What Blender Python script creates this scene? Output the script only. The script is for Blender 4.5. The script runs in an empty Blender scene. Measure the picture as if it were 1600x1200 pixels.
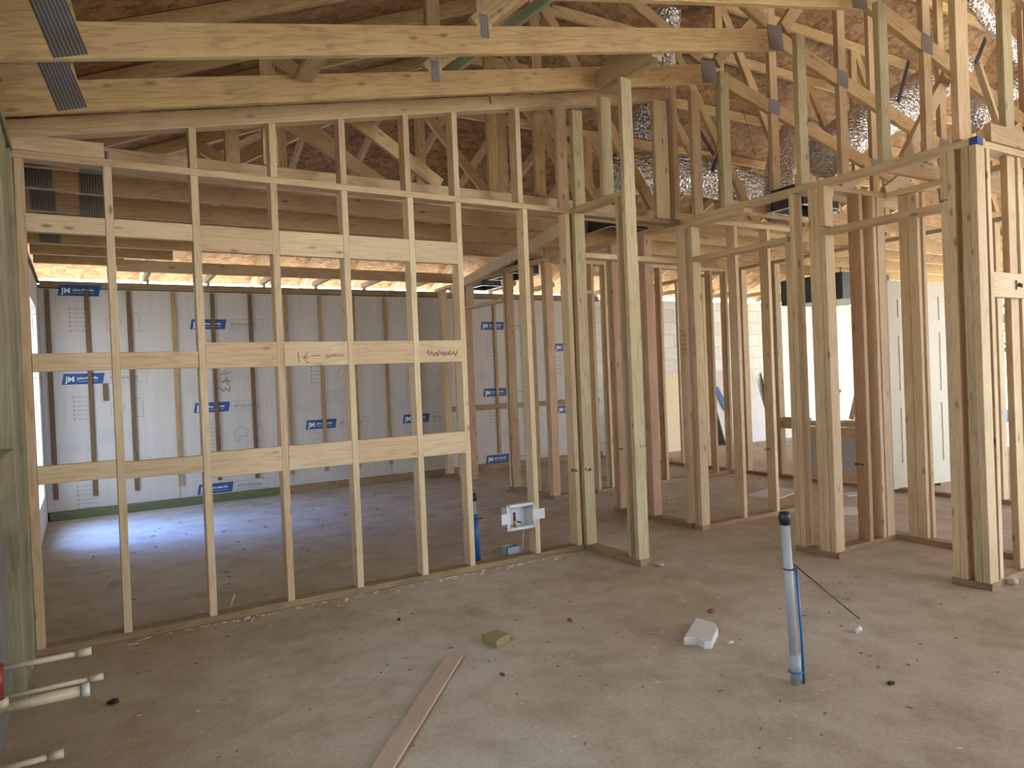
import bpy, bmesh, math, random
from mathutils import Vector, Matrix
random.seed(7)
S = bpy.context.scene
COL = S.collection
# ------------------------------------------------------------------ camera, sky, sun, exposure
EYE = Vector((0.0, 0.0, 1.26)); FPX = 1117.0
YAW, PITCH, ROLL = math.radians(30.976), math.radians(-0.596), math.radians(-2.326)
_f = Vector((math.cos(PITCH)*math.sin(YAW), math.cos(PITCH)*math.cos(YAW), math.sin(PITCH)))
_r = Vector((math.cos(YAW), -math.sin(YAW), 0)); _u = _r.cross(_f)
R2 = math.cos(ROLL)*_r + math.sin(ROLL)*_u
U2 = -math.sin(ROLL)*_r + math.cos(ROLL)*_u
cam = bpy.data.cameras.new('camera'); camo = bpy.data.objects.new('camera', cam); COL.objects.link(camo)
cam.sensor_width = 36; cam.lens = FPX/1600*36; cam.clip_end = 200; cam.clip_start = 0.02
camo.matrix_world = Matrix(((R2.x, U2.x, -_f.x, EYE.x), (R2.y, U2.y, -_f.y, EYE.y), (R2.z, U2.z, -_f.z, EYE.z), (0, 0, 0, 1)))
S.camera = camo
S.view_settings.view_transform = 'Standard'; S.view_settings.look = 'None'
S.view_settings.gamma = 1; S.view_settings.use_curve_mapping = False
S.view_settings.exposure = 1.88
S.cycles.max_bounces = 10; S.cycles.diffuse_bounces = 6; S.cycles.glossy_bounces = 3
S.cycles.sample_clamp_indirect = 8
w = bpy.data.worlds.new('sky'); S.world = w; w.use_nodes = True
nt = w.node_tree; bg = nt.nodes['Background']
tc = nt.nodes.new('ShaderNodeTexCoord'); sx = nt.nodes.new('ShaderNodeSeparateXYZ'); rp = nt.nodes.new('ShaderNodeValToRGB')
nt.links.new(tc.outputs['Generated'], sx.inputs[0]); nt.links.new(sx.outputs['Z'], rp.inputs[0]); nt.links.new(rp.outputs[0], bg.inputs[0])
rp.color_ramp.elements[0].position = 0.0; rp.color_ramp.elements[0].color = (0.88, 0.94, 1.0, 1)
rp.color_ramp.elements[1].position = 0.6; rp.color_ramp.elements[1].color = (0.52, 0.72, 1.0, 1)
bg.inputs[1].default_value = 2.0
sl = bpy.data.lights.new('sun', 'SUN'); sl.energy = 14.0; sl.angle = math.radians(2); sl.color = (1, 0.97, 0.92)
so = bpy.data.objects.new('sun', sl); COL.objects.link(so)
so.rotation_euler = Vector((-0.95, -0.22, -0.80)).to_track_quat('-Z', 'Y').to_euler()

al = bpy.data.lights.new('window_daylight', 'AREA'); al.shape = 'RECTANGLE'; al.size = 1.1; al.size_y = 1.75; al.energy = 9; al.color = (0.13, 0.30, 1.0); al.spread = math.radians(75)
ao = bpy.data.objects.new('window_daylight', al); COL.objects.link(ao); ao.location = (-0.60, 7.52, 1.22)
ao.rotation_euler = Vector((1.0, -0.25, -1.15)).to_track_quat('-Z', 'Y').to_euler()

def at(px, py, **k):
    """point of the photograph (1600x1200) on one known plane of the house"""
    d = _f + R2*((px-800)/FPX) - U2*((py-600)/FPX)
    (a, v), = k.items(); i = 'xyz'.index(a)
    return EYE + d*((v-EYE[i])/d[i])

# ------------------------------------------------------------------ materials
def srgb(r, g, b):
    c = lambda v: (v/255/12.92) if v/255 <= 0.04045 else ((v/255+0.055)/1.055)**2.4
    return (c(r), c(g), c(b), 1)
def newmat(name, col=(0.8, 0.8, 0.8, 1), rough=0.6, metal=0.0):
    m = bpy.data.materials.new(name); m.use_nodes = True
    b = m.node_tree.nodes['Principled BSDF']
    b.inputs['Base Color'].default_value = col; b.inputs['Roughness'].default_value = rough; b.inputs['Metallic'].default_value = metal
    return m, m.node_tree, b
def N(nt, t, **kw):
    n = nt.nodes.new(t)
    for k, v in kw.items():
        if k.startswith('i_'):
            key = k[2:]; key = int(key) if key.isdigit() else key.replace('_', ' ')
            n.inputs[key].default_value = v
        else: setattr(n, k, v)
    return n
def ramp(nt, src, stops):
    r = nt.nodes.new('ShaderNodeValToRGB'); el = r.color_ramp.elements
    while len(el) < len(stops): el.new(0.5)
    for e, (p, c) in zip(el, stops): e.position = p; e.color = c if len(c) == 4 else (*c, 1)
    nt.links.new(src, r.inputs[0]); return r.outputs[0]
def mix(nt, fac, a, b, mode='MIX'):
    m = nt.nodes.new('ShaderNodeMix'); m.data_type = 'RGBA'; m.blend_type = mode
    for s, v in ((0, fac), (6, a), (7, b)):
        if hasattr(v, 'is_linked'): nt.links.new(v, m.inputs[s])
        else: m.inputs[s].default_value = v
    return m.outputs[2]
def wood(name, light, dark, knots=0.5, stain=0.0, RG=0.6):
    """lumber: grain runs along each piece's own X axis"""
    m, nt, b = newmat(name, rough=0.62)
    tc = N(nt, 'ShaderNodeTexCoord'); oi = N(nt, 'ShaderNodeObjectInfo')
    off = N(nt, 'ShaderNodeVectorMath', operation='SCALE'); off.inputs[0].default_value = (37, 11, 23)
    nt.links.new(oi.outputs['Random'], off.inputs['Scale'])
    ad = N(nt, 'ShaderNodeVectorMath', operation='ADD'); nt.links.new(tc.outputs['Object'], ad.inputs[0]); nt.links.new(off.outputs[0], ad.inputs[1])
    mp = N(nt, 'ShaderNodeMapping'); mp.inputs['Scale'].default_value = (1.1, 14, 14); nt.links.new(ad.outputs[0], mp.inputs[0])
    n1 = N(nt, 'ShaderNodeTexNoise', i_Scale=1.0, i_Detail=3.0, i_Roughness=0.55); nt.links.new(mp.outputs[0], n1.inputs['Vector'])
    # rings: bands of the slow noise make the cathedral grain
    mu = N(nt, 'ShaderNodeMath', operation='MULTIPLY', i_1=9.0); nt.links.new(n1.outputs[0], mu.inputs[0])
    fr = N(nt, 'ShaderNodeMath', operation='PINGPONG', i_1=0.5); nt.links.new(mu.outputs[0], fr.inputs[0])
    mp2 = N(nt, 'ShaderNodeMapping'); mp2.inputs['Scale'].default_value = (5, 240, 240); nt.links.new(ad.outputs[0], mp2.inputs[0])
    n2 = N(nt, 'ShaderNodeTexNoise', i_Scale=1.0, i_Detail=2.0); nt.links.new(mp2.outputs[0], n2.inputs['Vector'])
    ring = ramp(nt, fr.outputs[0], [(0.0, (0, 0, 0)), (0.30, (0.12, 0.12, 0.12)), (0.47, (RG, RG, RG)), (0.5, (RG*0.8,)*3)])
    c = mix(nt, ring, light, dark)
    fine = ramp(nt, n2.outputs[0], [(0.3, (0.92, 0.91, 0.89)), (0.65, (1, 1, 1))])
    c = mix(nt, 1.0, c, fine, 'MULTIPLY')
    # broad tone patches and per-board tint
    n3 = N(nt, 'ShaderNodeTexNoise', i_Scale=2.0, i_Detail=2.0); nt.links.new(ad.outputs[0], n3.inputs['Vector'])
    c = mix(nt, 1.0, c, ramp(nt, n3.outputs[0], [(0.35, (0.90, 0.86, 0.81)), (0.65, (1.02, 1.01, 1.0))]), 'MULTIPLY')
    c = mix(nt, 1.0, c, ramp(nt, oi.outputs['Random'], [(0, (0.90, 0.86, 0.80)), (0.35, (1.0, 0.97, 0.93)), (0.7, (0.97, 0.92, 0.85)), (1, (1.05, 1.03, 1.0))]), 'MULTIPLY')
    # knots
    mp3 = N(nt, 'ShaderNodeMapping'); mp3.inputs['Scale'].default_value = (4.2, 11, 11); nt.links.new(ad.outputs[0], mp3.inputs[0])
    vo = N(nt, 'ShaderNodeTexVoronoi', i_Scale=1.0); nt.links.new(mp3.outputs[0], vo.inputs['Vector'])
    kn = ramp(nt, vo.outputs['Distance'], [(0.05, (knots,)*3), (0.09, (knots*0.55,)*3), (0.15, (0, 0, 0))])
    c = mix(nt, kn, c, (0.10, 0.045, 0.02, 1))
    if stain > 0:
        n4 = N(nt, 'ShaderNodeTexNoise', i_Scale=5.0, i_Detail=5.0); nt.links.new(ad.outputs[0], n4.inputs['Vector'])
        st = ramp(nt, n4.outputs[0], [(0.52, (0, 0, 0)), (0.72, (stain,)*3)])
        c = mix(nt, st, c, (0.05, 0.035, 0.025, 1))
    nt.links.new(c, b.inputs['Base Color'])
    bp = N(nt, 'ShaderNodeBump', i_Strength=0.25, i_Distance=0.002); nt.links.new(n2.outputs[0], bp.inputs['Height']); nt.links.new(bp.outputs[0], b.inputs['Normal'])
    return m
PALE = wood('pale_pine', (0.64, 0.525, 0.35, 1), (0.50, 0.365, 0.195, 1), 0.7)
WARM = wood('warm_pine', (0.57, 0.43, 0.27, 1), (0.42, 0.275, 0.14, 1), 0.7)
PINK = wood('reddish_fir', (0.55, 0.385, 0.265, 1), (0.42, 0.25, 0.15, 1), 0.7)
GREEN = wood('treated_pine', (0.50, 0.44, 0.27, 1), (0.34, 0.27, 0.14, 1), 0.6)
SILL = wood('damp_treated_pine', (0.33, 0.24, 0.13, 1), (0.20, 0.13, 0.06, 1), 0.4, 0.4)
LGRN = wood('pale_green_lumber', (0.34, 0.42, 0.26, 1), (0.24, 0.31, 0.18, 1), 0.1)
MOSS = wood('green_treated_pine', (0.13, 0.17, 0.08, 1), (0.08, 0.11, 0.05, 1), 0.2, 0.4)
TRUSS = wood('truss_pine', (0.58, 0.43, 0.225, 1), (0.37, 0.235, 0.095, 1), 0.6, 0.2)
STRIP = wood('furring_pine', (0.42, 0.30, 0.14, 1), (0.22, 0.13, 0.05, 1), 0.2)
DARKW = wood('dark_furring', (0.16, 0.10, 0.045, 1), (0.08, 0.045, 0.02, 1), 0.2)

def osb_mat():
    m, nt, b = newmat('strand_board', rough=0.75)
    tc = N(nt, 'ShaderNodeTexCoord')
    mp = N(nt, 'ShaderNodeMapping'); mp.inputs['Scale'].default_value = (14, 26, 14); nt.links.new(tc.outputs['Object'], mp.inputs[0])
    nz = N(nt, 'ShaderNodeTexNoise', i_Scale=9.0, i_Detail=2.0); nt.links.new(tc.outputs['Object'], nz.inputs['Vector'])
    ad = N(nt, 'ShaderNodeMix', data_type='VECTOR'); ad.inputs[0].default_value = 0.25
    nt.links.new(mp.outputs[0], ad.inputs[4]); 
    sc = N(nt, 'ShaderNodeVectorMath', operation='SCALE'); sc.inputs['Scale'].default_value = 9; nt.links.new(nz.outputs['Color'], sc.inputs[0]); nt.links.new(sc.outputs[0], ad.inputs[5])
    vo = N(nt, 'ShaderNodeTexVoronoi', i_Scale=1.3); nt.links.new(ad.outputs[1], vo.inputs['Vector'])
    c = ramp(nt, vo.outputs['Color'], [(0.1, (0.20, 0.105, 0.045)), (0.45, (0.31, 0.18, 0.08)), (0.9, (0.44, 0.27, 0.13))])
    n2 = N(nt, 'ShaderNodeTexNoise', i_Scale=40.0, i_Detail=3.0); nt.links.new(tc.outputs['Object'], n2.inputs['Vector'])
    c = mix(nt, 1.0, c, ramp(nt, n2.outputs[0], [(0.3, (0.65, 0.6, 0.55)), (0.6, (1, 1, 1))]), 'MULTIPLY')
    nt.links.new(c, b.inputs['Base Color'])
    return m
OSB = osb_mat()

def concrete_mat():
    m, nt, b = newmat('dusty_concrete', rough=0.85)
    tc = N(nt, 'ShaderNodeTexCoord'); co = tc.outputs['Object']
    def noise(s, d=5.0, r=0.55):
        n = N(nt, 'ShaderNodeTexNoise', i_Scale=s, i_Detail=d, i_Roughness=r); nt.links.new(co, n.inputs['Vector']); return n.outputs[0]
    c = ramp(nt, noise(0.7), [(0.35, (0.39, 0.315, 0.215)), (0.5, (0.46, 0.395, 0.295)), (0.68, (0.50, 0.45, 0.37))])
    c = mix(nt, 1.0, c, ramp(nt, noise(6.0), [(0.3, (0.82, 0.79, 0.74)), (0.6, (1.02, 1.02, 1.02))]), 'MULTIPLY')
    c = mix(nt, 1.0, c, ramp(nt, noise(70.0, 3.0), [(0.25, (0.82, 0.8, 0.78)), (0.55, (1, 1, 1))]), 'MULTIPLY')
    st = ramp(nt, noise(2.3, 8.0, 0.7), [(0.56, (0, 0, 0)), (0.74, (0.6, 0.6, 0.6))])
    c = mix(nt, st, c, (0.24, 0.18, 0.11, 1))
    sp = ramp(nt, noise(22.0, 6.0, 0.75), [(0.64, (0, 0, 0)), (0.71, (0.7, 0.7, 0.7))])
    c = mix(nt, sp, c, (0.13, 0.10, 0.07, 1))
    nt.links.new(c, b.inputs['Base Color'])
    bp = N(nt, 'ShaderNodeBump', i_Strength=0.3, i_Distance=0.004); nt.links.new(noise(30.0), bp.inputs['Height']); nt.links.new(bp.outputs[0], b.inputs['Normal'])
    return m
CONC = concrete_mat()
def block_mat():
    m, nt, b = newmat('pale_concrete_block', rough=0.9)
    tc = N(nt, 'ShaderNodeTexCoord'); sp = N(nt, 'ShaderNodeSeparateXYZ'); nt.links.new(tc.outputs['Object'], sp.inputs[0])
    ad = N(nt, 'ShaderNodeMath', operation='ADD'); nt.links.new(sp.outputs['X'], ad.inputs[0]); nt.links.new(sp.outputs['Y'], ad.inputs[1])
    cb = N(nt, 'ShaderNodeCombineXYZ'); nt.links.new(ad.outputs[0], cb.inputs[0]); nt.links.new(sp.outputs['Z'], cb.inputs[1])
    br = N(nt, 'ShaderNodeTexBrick', i_Scale=1.0, i_Mortar_Size=0.005, i_Mortar_Smooth=0.3, i_Brick_Width=0.4064, i_Row_Height=0.2032)
    br.inputs['Color1'].default_value = (0.60, 0.60, 0.56, 1); br.inputs['Color2'].default_value = (0.68, 0.68, 0.64, 1); br.inputs['Mortar'].default_value = (0.42, 0.43, 0.41, 1)
    nt.links.new(cb.outputs[0], br.inputs['Vector'])
    nz = N(nt, 'ShaderNodeTexNoise', i_Scale=30.0, i_Detail=4.0); nt.links.new(tc.outputs['Object'], nz.inputs['Vector'])
    c = mix(nt, 1.0, br.outputs['Color'], ramp(nt, nz.outputs[0], [(0.3, (0.88, 0.88, 0.88)), (0.7, (1.05, 1.05, 1.05))]), 'MULTIPLY')
    nt.links.new(c, b.inputs['Base Color'])
    bp = N(nt, 'ShaderNodeBump', i_Strength=0.5, i_Distance=0.006); nt.links.new(br.outputs['Fac'], bp.inputs['Height']); bp.invert = True; nt.links.new(bp.outputs[0], b.inputs['Normal'])
    return m
BLOCK = block_mat()
def simple(name, col, rough=0.6, metal=0.0, noise=0.0, nscale=20, bump=0.0, stretch=(1, 1, 1)):
    m, nt, b = newmat(name, col, rough, metal)
    tc = N(nt, 'ShaderNodeTexCoord'); mp = N(nt, 'ShaderNodeMapping'); mp.inputs['Scale'].default_value = stretch
    nt.links.new(tc.outputs['Object'], mp.inputs[0])
    n = N(nt, 'ShaderNodeTexNoise', i_Scale=nscale, i_Detail=4.0); nt.links.new(mp.outputs[0], n.inputs['Vector'])
    c = mix(nt, 1.0, col, ramp(nt, n.outputs[0], [(0.3, (1-noise,)*3), (0.7, (1.0,)*3)]), 'MULTIPLY')
    nt.links.new(c, b.inputs['Base Color'])
    if bump:
        bp = N(nt, 'ShaderNodeBump', i_Strength=bump, i_Distance=0.02); nt.links.new(n.outputs[0], bp.inputs['Height']); nt.links.new(bp.outputs[0], b.inputs['Normal'])
    return m
FACER = simple('insulation_facer', (0.52, 0.49, 0.455, 1), 0.45, 0.0, 0.10, 3.0, 0.12, (6, 6, 0.6))
BLUE = simple('printed_blue', (0.012, 0.07, 0.24, 1), 0.5, 0, 0.05)
WHITE = simple('printed_white', (0.75, 0.76, 0.76, 1), 0.5, 0, 0.03)
GREYP = simple('printed_grey', (0.20, 0.20, 0.22, 1), 0.5, 0, 0.05)
GREYL = simple('faint_grey_print', (0.38, 0.38, 0.42, 1), 0.5, 0, 0.05)
INK = simple('dark_pencil', (0.05, 0.04, 0.035, 1), 0.6, 0, 0.05)
PVCW = simple('cream_plastic', (0.60, 0.53, 0.37, 1), 0.4, 0, 0.12, 12)
PVCG = simple('grey_plastic_pipe', (0.34, 0.37, 0.38, 1), 0.4, 0, 0.15, 15)
BLUEP = simple('blue_plastic', (0.01, 0.13, 0.42, 1), 0.35, 0, 0.1)
BLACK = simple('black_plastic', (0.015, 0.015, 0.017, 1), 0.45, 0, 0.1)
DARKM = simple('dark_sheet_metal', (0.07, 0.08, 0.09, 1), 0.4, 0.3, 0.2)
WPL = simple('white_plastic_box', (0.62, 0.63, 0.64, 1), 0.35, 0, 0.05)
BRASS = simple('brass', (0.55, 0.36, 0.08, 1), 0.3, 0.8, 0.1)
RED = simple('red_plastic', (0.22, 0.03, 0.02, 1), 0.4, 0, 0.1)
def foil_mat():
    m, nt, b = newmat('crinkled_foil', (0.62, 0.61, 0.60, 1), 0.17, 0.75)
    tc = N(nt, 'ShaderNodeTexCoord')
    vo = N(nt, 'ShaderNodeTexVoronoi', i_Scale=26.0); vo.feature = 'DISTANCE_TO_EDGE'
    nz = N(nt, 'ShaderNodeTexNoise', i_Scale=45.0, i_Detail=3.0); nt.links.new(tc.outputs['Object'], vo.inputs['Vector']); nt.links.new(tc.outputs['Object'], nz.inputs['Vector'])
    ad = N(nt, 'ShaderNodeMath', operation='MULTIPLY_ADD', i_1=0.5); nt.links.new(nz.outputs[0], ad.inputs[0]); nt.links.new(vo.outputs['Distance'], ad.inputs[2])
    bp = N(nt, 'ShaderNodeBump', i_Strength=1.0, i_Distance=0.03); nt.links.new(ad.outputs[0], bp.inputs['Height']); nt.links.new(bp.outputs[0], b.inputs['Normal'])
    c = ramp(nt, nz.outputs[0], [(0.35, (0.38, 0.36, 0.35)), (0.6, (0.80, 0.80, 0.80))]); nt.links.new(c, b.inputs['Base Color'])
    return m
FOIL = foil_mat()
DOORW = simple('cream_door_paint', (0.56, 0.52, 0.42, 1), 0.5, 0, 0.04)
DOORE = simple('white_door_edge', (0.72, 0.70, 0.70, 1), 0.5, 0, 0.04)
PLASTER = simple('drywall_paper', (0.62, 0.60, 0.55, 1), 0.85, 0, 0.08)
CREAMB = simple('cream_foam_board', (0.72, 0.62, 0.42, 1), 0.7, 0, 0.05)
STONE = simple('broken_stone', (0.48, 0.44, 0.36, 1), 0.9, 0, 0.2, 30)
SAND = simple('pale_sand', (0.55, 0.48, 0.38, 1), 0.95, 0, 0.25, 2)
LEAF = simple('leaf_green', (0.09, 0.17, 0.05, 1), 0.6, 0, 0.5, 3)
BARK = simple('bark', (0.16, 0.12, 0.09, 1), 0.9, 0, 0.5, 8)
RUST = simple('rust_brown_scrap', (0.20, 0.09, 0.035, 1), 0.8, 0, 0.3)
def plate_mat():
    m, nt, b = newmat('galvanised_plate', (0.30, 0.29, 0.27, 1), 0.45, 0.7)
    tc = N(nt, 'ShaderNodeTexCoord'); mp = N(nt, 'ShaderNodeMapping'); mp.inputs['Scale'].default_value = (40, 90, 90); nt.links.new(tc.outputs['Object'], mp.inputs[0])
    wv = N(nt, 'ShaderNodeTexWave', i_Scale=0.55, i_Distortion=1.0); wv.bands_direction = 'X'; nt.links.new(mp.outputs[0], wv.inputs['Vector'])
    wv2 = N(nt, 'ShaderNodeTexWave', i_Scale=0.6); wv2.bands_direction = 'Z'; nt.links.new(mp.outputs[0], wv2.inputs['Vector'])
    c = mix(nt, 1.0, ramp(nt, wv.outputs['Color'], [(0.2, (0.17, 0.165, 0.155)), (0.7, (0.36, 0.35, 0.33))]), ramp(nt, wv2.outputs['Color'], [(0.2, (0.55,)*3), (0.7, (1,)*3)]), 'MULTIPLY')
    nt.links.new(c, b.inputs['Base Color']); return m
PLATE = plate_mat()

# ------------------------------------------------------------------ object helpers
def link(name, me, parent=None, loc=(0, 0, 0), mat=None):
    if mat is not None and len(me.materials) == 0: me.materials.append(mat)
    o = bpy.data.objects.new(name, me); COL.objects.link(o); o.location = loc
    if parent is not None:
        o.parent = parent
    return o
def world_of(o):
    l = Vector(o.location)
    while o.parent: o = o.parent; l = l + Vector(o.location)
    return l
def tag(o, label=None, cat=None, group=None, kind=None):
    if label: o['label'] = label
    if cat: o['category'] = cat
    if group: o['group'] = group
    if kind: o['kind'] = kind
    return o
def thing(name, loc, label, cat, group=None):
    o = bpy.data.objects.new(name, None); COL.objects.link(o); o.location = loc; o.empty_display_size = 0.1
    return tag(o, label, cat, group)
def bm_mesh(bm, name, mat, smooth=False):
    me = bpy.data.meshes.new(name)
    bmesh.ops.recalc_face_normals(bm, faces=bm.faces[:])
    if smooth:
        for f in bm.faces: f.smooth = True
    bm.to_mesh(me); bm.free(); me.materials.append(mat); return me
def add_box(bm, a, b):
    vs = [bm.verts.new((x, y, z)) for x in (a[0], b[0]) for y in (a[1], b[1]) for z in (a[2], b[2])]
    for q in ((0, 1, 3, 2), (4, 6, 7, 5), (0, 4, 5, 1), (2, 3, 7, 6), (0, 2, 6, 4), (1, 5, 7, 3)): bm.faces.new([vs[i] for i in q])
def box(name, a, b, mat, parent=None, bev=0.0, **tg):
    """axis-aligned box between two world corners"""
    c = Vector([(a[i]+b[i])/2 for i in range(3)]); h = [abs(b[i]-a[i])/2 for i in range(3)]
    bm = bmesh.new(); add_box(bm, [-v for v in h], h)
    if bev: bmesh.ops.bevel(bm, geom=bm.edges[:], offset=bev, segments=2, affect='EDGES')
    me = bm_mesh(bm, name, mat)
    loc = c - (world_of(parent) if parent else Vector((0, 0, 0)))
    return tag(link(name, me, parent, loc), **tg)
def lum(name, parent, p0, p1, wd, wid, thk, mat, bow=0.003, **tg):
    """a length of lumber from p0 to p1; `wid` measured along wd, `thk` across it; p0/p1 are centre-line points"""
    p0 = Vector(p0); p1 = Vector(p1); ax = p1-p0; L = ax.length; ax.normalize()
    wd = Vector(wd); wd = (wd - ax*wd.dot(ax)).normalized(); td = ax.cross(wd)
    c = 0.0022; hw, ht = wid/2, thk/2
    prof = [(-hw+c, -ht), (hw-c, -ht), (hw, -ht+c), (hw, ht-c), (hw-c, ht), (-hw+c, ht), (-hw, ht-c), (-hw, -ht+c)]
    n = 6 if L > 0.8 else 1; bw = random.uniform(-bow, bow) if L > 0.8 else 0; bt = random.uniform(-bow, bow) if L > 0.8 else 0
    bm = bmesh.new(); rings = []
    for i in range(n+1):
        t = i/n; k = math.sin(math.pi*t)
        rings.append([bm.verts.new((L*t, y+bw*k, z+bt*k)) for y, z in prof])
    for i in range(n):
        for j in range(8): bm.faces.new((rings[i][j], rings[i][(j+1) % 8], rings[i+1][(j+1) % 8], rings[i+1][j]))
    bm.faces.new(rings[0][::-1]); bm.faces.new(rings[-1])
    me = bm_mesh(bm, name, mat)
    o = link(name, me, parent)
    pw = world_of(parent) if parent else Vector((0, 0, 0))
    q = p0-pw
    o.matrix_local = Matrix(((ax.x, wd.x, td.x, q.x), (ax.y, wd.y, td.y, q.y), (ax.z, wd.z, td.z, q.z), (0, 0, 0, 1)))
    return tag(o, **tg)
def add_tube(bm, pts, rad, n=12, caps=True):
    pts = [Vector(p) for p in pts]; rings = []; up = Vector((0, 0, 1))
    for i, p in enumerate(pts):
        d = (pts[min(i+1, len(pts)-1)] - pts[max(i-1, 0)]).normalized()
        a = d.cross(up);  a = a.normalized() if a.length > 0.05 else d.cross(Vector((1, 0, 0))).normalized()
        b = d.cross(a).normalized(); r = rad(i) if callable(rad) else rad
        rings.append([bm.verts.new(p + a*(r*math.cos(2*math.pi*k/n)) + b*(r*math.sin(2*math.pi*k/n))) for k in range(n)])
    for i in range(len(rings)-1):
        for k in range(n): bm.faces.new((rings[i][k], rings[i][(k+1) % n], rings[i+1][(k+1) % n], rings[i+1][k]))
    if caps: bm.faces.new(rings[0][::-1]); bm.faces.new(rings[-1])
def tube(name, pts, rad, mat, parent=None, n=14, smooth=True, **tg):
    o0 = Vector(pts[0]); bm = bmesh.new(); add_tube(bm, [Vector(p)-o0 for p in pts], rad, n)
    me = bm_mesh(bm, name, mat, smooth)
    return tag(link(name, me, parent, o0-(world_of(parent) if parent else Vector((0, 0, 0)))), **tg)
def text_mesh(txt, size, mat, depth=0.0006, bold=0.0, shear=0.0):
    cu = bpy.data.curves.new('lettering', 'FONT'); cu.body = txt; cu.size = size; cu.extrude = depth; cu.offset = bold; cu.shear = shear
    cu.resolution_u = 3
    o = bpy.data.objects.new('tmp', cu); COL.objects.link(o)
    dg = bpy.context.evaluated_depsgraph_get(); me = bpy.data.meshes.new_from_object(o.evaluated_get(dg))
    bpy.data.objects.remove(o); me.materials.clear(); me.materials.append(mat); return me
def front(o):                                  # lettering that faces -Y
    o.rotation_euler = (math.pi/2, 0, 0); return o
def scrawl(name, parent, origin, sx_, axu, axv, strokes, rad=0.0025, mat=INK):
    """pencil or marker strokes lying on a board face; u,v in metres"""
    bm = bmesh.new(); axu = Vector(axu); axv = Vector(axv)
    for st in strokes:
        pts = [axu*(u*sx_)+axv*(v*sx_) for u, v in st]
        add_tube(bm, pts, rad, 5)
    me = bm_mesh(bm, name, mat)
    return link(name, me, parent, Vector(origin)-(world_of(parent) if parent else Vector((0, 0, 0))))

# ------------------------------------------------------------------ the shell
XL = -0.33
box('floor', (-0.6, -5, -0.12), (13.4, 8.75, 0), CONC, kind='structure')
box('ground', (-45, -45, -0.35), (60, 60, -0.14), SAND, kind='structure')
def slab_wall(name, a, b, holes, axis, mat):
    """wall between two corners with rectangular openings (u0,u1,z0,z1) along the given axis"""
    bm = bmesh.new(); ui = 0 if axis == 'x' else 1
    us = sorted({a[ui], b[ui], *[h[0] for h in holes], *[h[1] for h in holes]}); zs = sorted({a[2], b[2], *[h[2] for h in holes], *[h[3] for h in holes]})
    for i in range(len(us)-1):
        for j in range(len(zs)-1):
            cu_, cz = (us[i]+us[i+1])/2, (zs[j]+zs[j+1])/2
            if any(h[0] < cu_ < h[1] and h[2] < cz < h[3] for h in holes): continue
            p, q = list(a), list(b); p[ui], q[ui] = us[i], us[i+1]; p[2], q[2] = zs[j], zs[j+1]
            add_box(bm, p, q)
    bmesh.ops.remove_doubles(bm, verts=bm.verts[:], dist=1e-5)
    return tag(link(name, bm_mesh(bm, name, mat)), kind='structure')
slab_wall('wall_back', (-0.55, 8.60, 0), (13.4, 8.80, 2.38), [], 'x', BLOCK)
slab_wall('wall_left', (-0.55, -5, 0), (-0.35, 8.60, 2.38), [(6.95, 8.1, 0.30, 2.1), (0.3, 2.75, 1.0, 2.1)], 'y', BLOCK)
slab_wall('wall_right', (13.2, -5, 0), (13.4, 8.60, 2.38), [(2.6, 8.2, 0.0, 2.25), (-4.5, 1.8, 0, 2.25)], 'y', BLOCK)
# roof deck: left slope, back hip, right slope
def hz(x, y): return 2.93 + 0.41*min(x, 8.36-y, 13.2-x)
bm = bmesh.new()
def deck(poly):
    lo = [bm.verts.new((x, y, hz(x, y))) for x, y in poly]; hi = [bm.verts.new((x, y, hz(x, y)+0.02)) for x, y in poly]
    bm.faces.new(lo); bm.faces.new(hi[::-1]); n = len(poly)
    for i in range(n): bm.faces.new((lo[i], lo[(i+1) % n], hi[(i+1) % n], hi[i]))
xe0, xe1, ye, yf, xr = -0.95, 14.15, 9.31, -5.2, 6.6
deck([(xe0, yf), (xr, yf), (xr, 8.36-6.6), (xe0, ye)])
deck([(xe0, ye), (xr, 8.36-6.6), (xe1, ye)])
deck([(xr, yf), (xe1, yf), (xe1, ye), (xr, 8.36-6.6)])
tag(link('ceiling', bm_mesh(bm, 'ceiling', OSB)), kind='structure')
box('eave_light_block_1', (-0.95, -5.2, 2.39), (-0.33, 8.60, 2.41), OSB, kind='structure')  # unseen soffit panel, added to keep light out of the left eave
box('eave_light_block_2', (-0.97, -5.2, 2.36), (-0.95, 9.2, 2.56), OSB, kind='structure')  # unseen fascia strip, added with the panel to darken the upper left
slab_wall('wall_front_light_block', (-0.55, -3.4, 0), (4.2, -3.2, 2.9), [(1.2, 2.2, 0.9, 2.1)], 'x', BLOCK)  # unseen wall added behind the camera so light comes from front right

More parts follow.
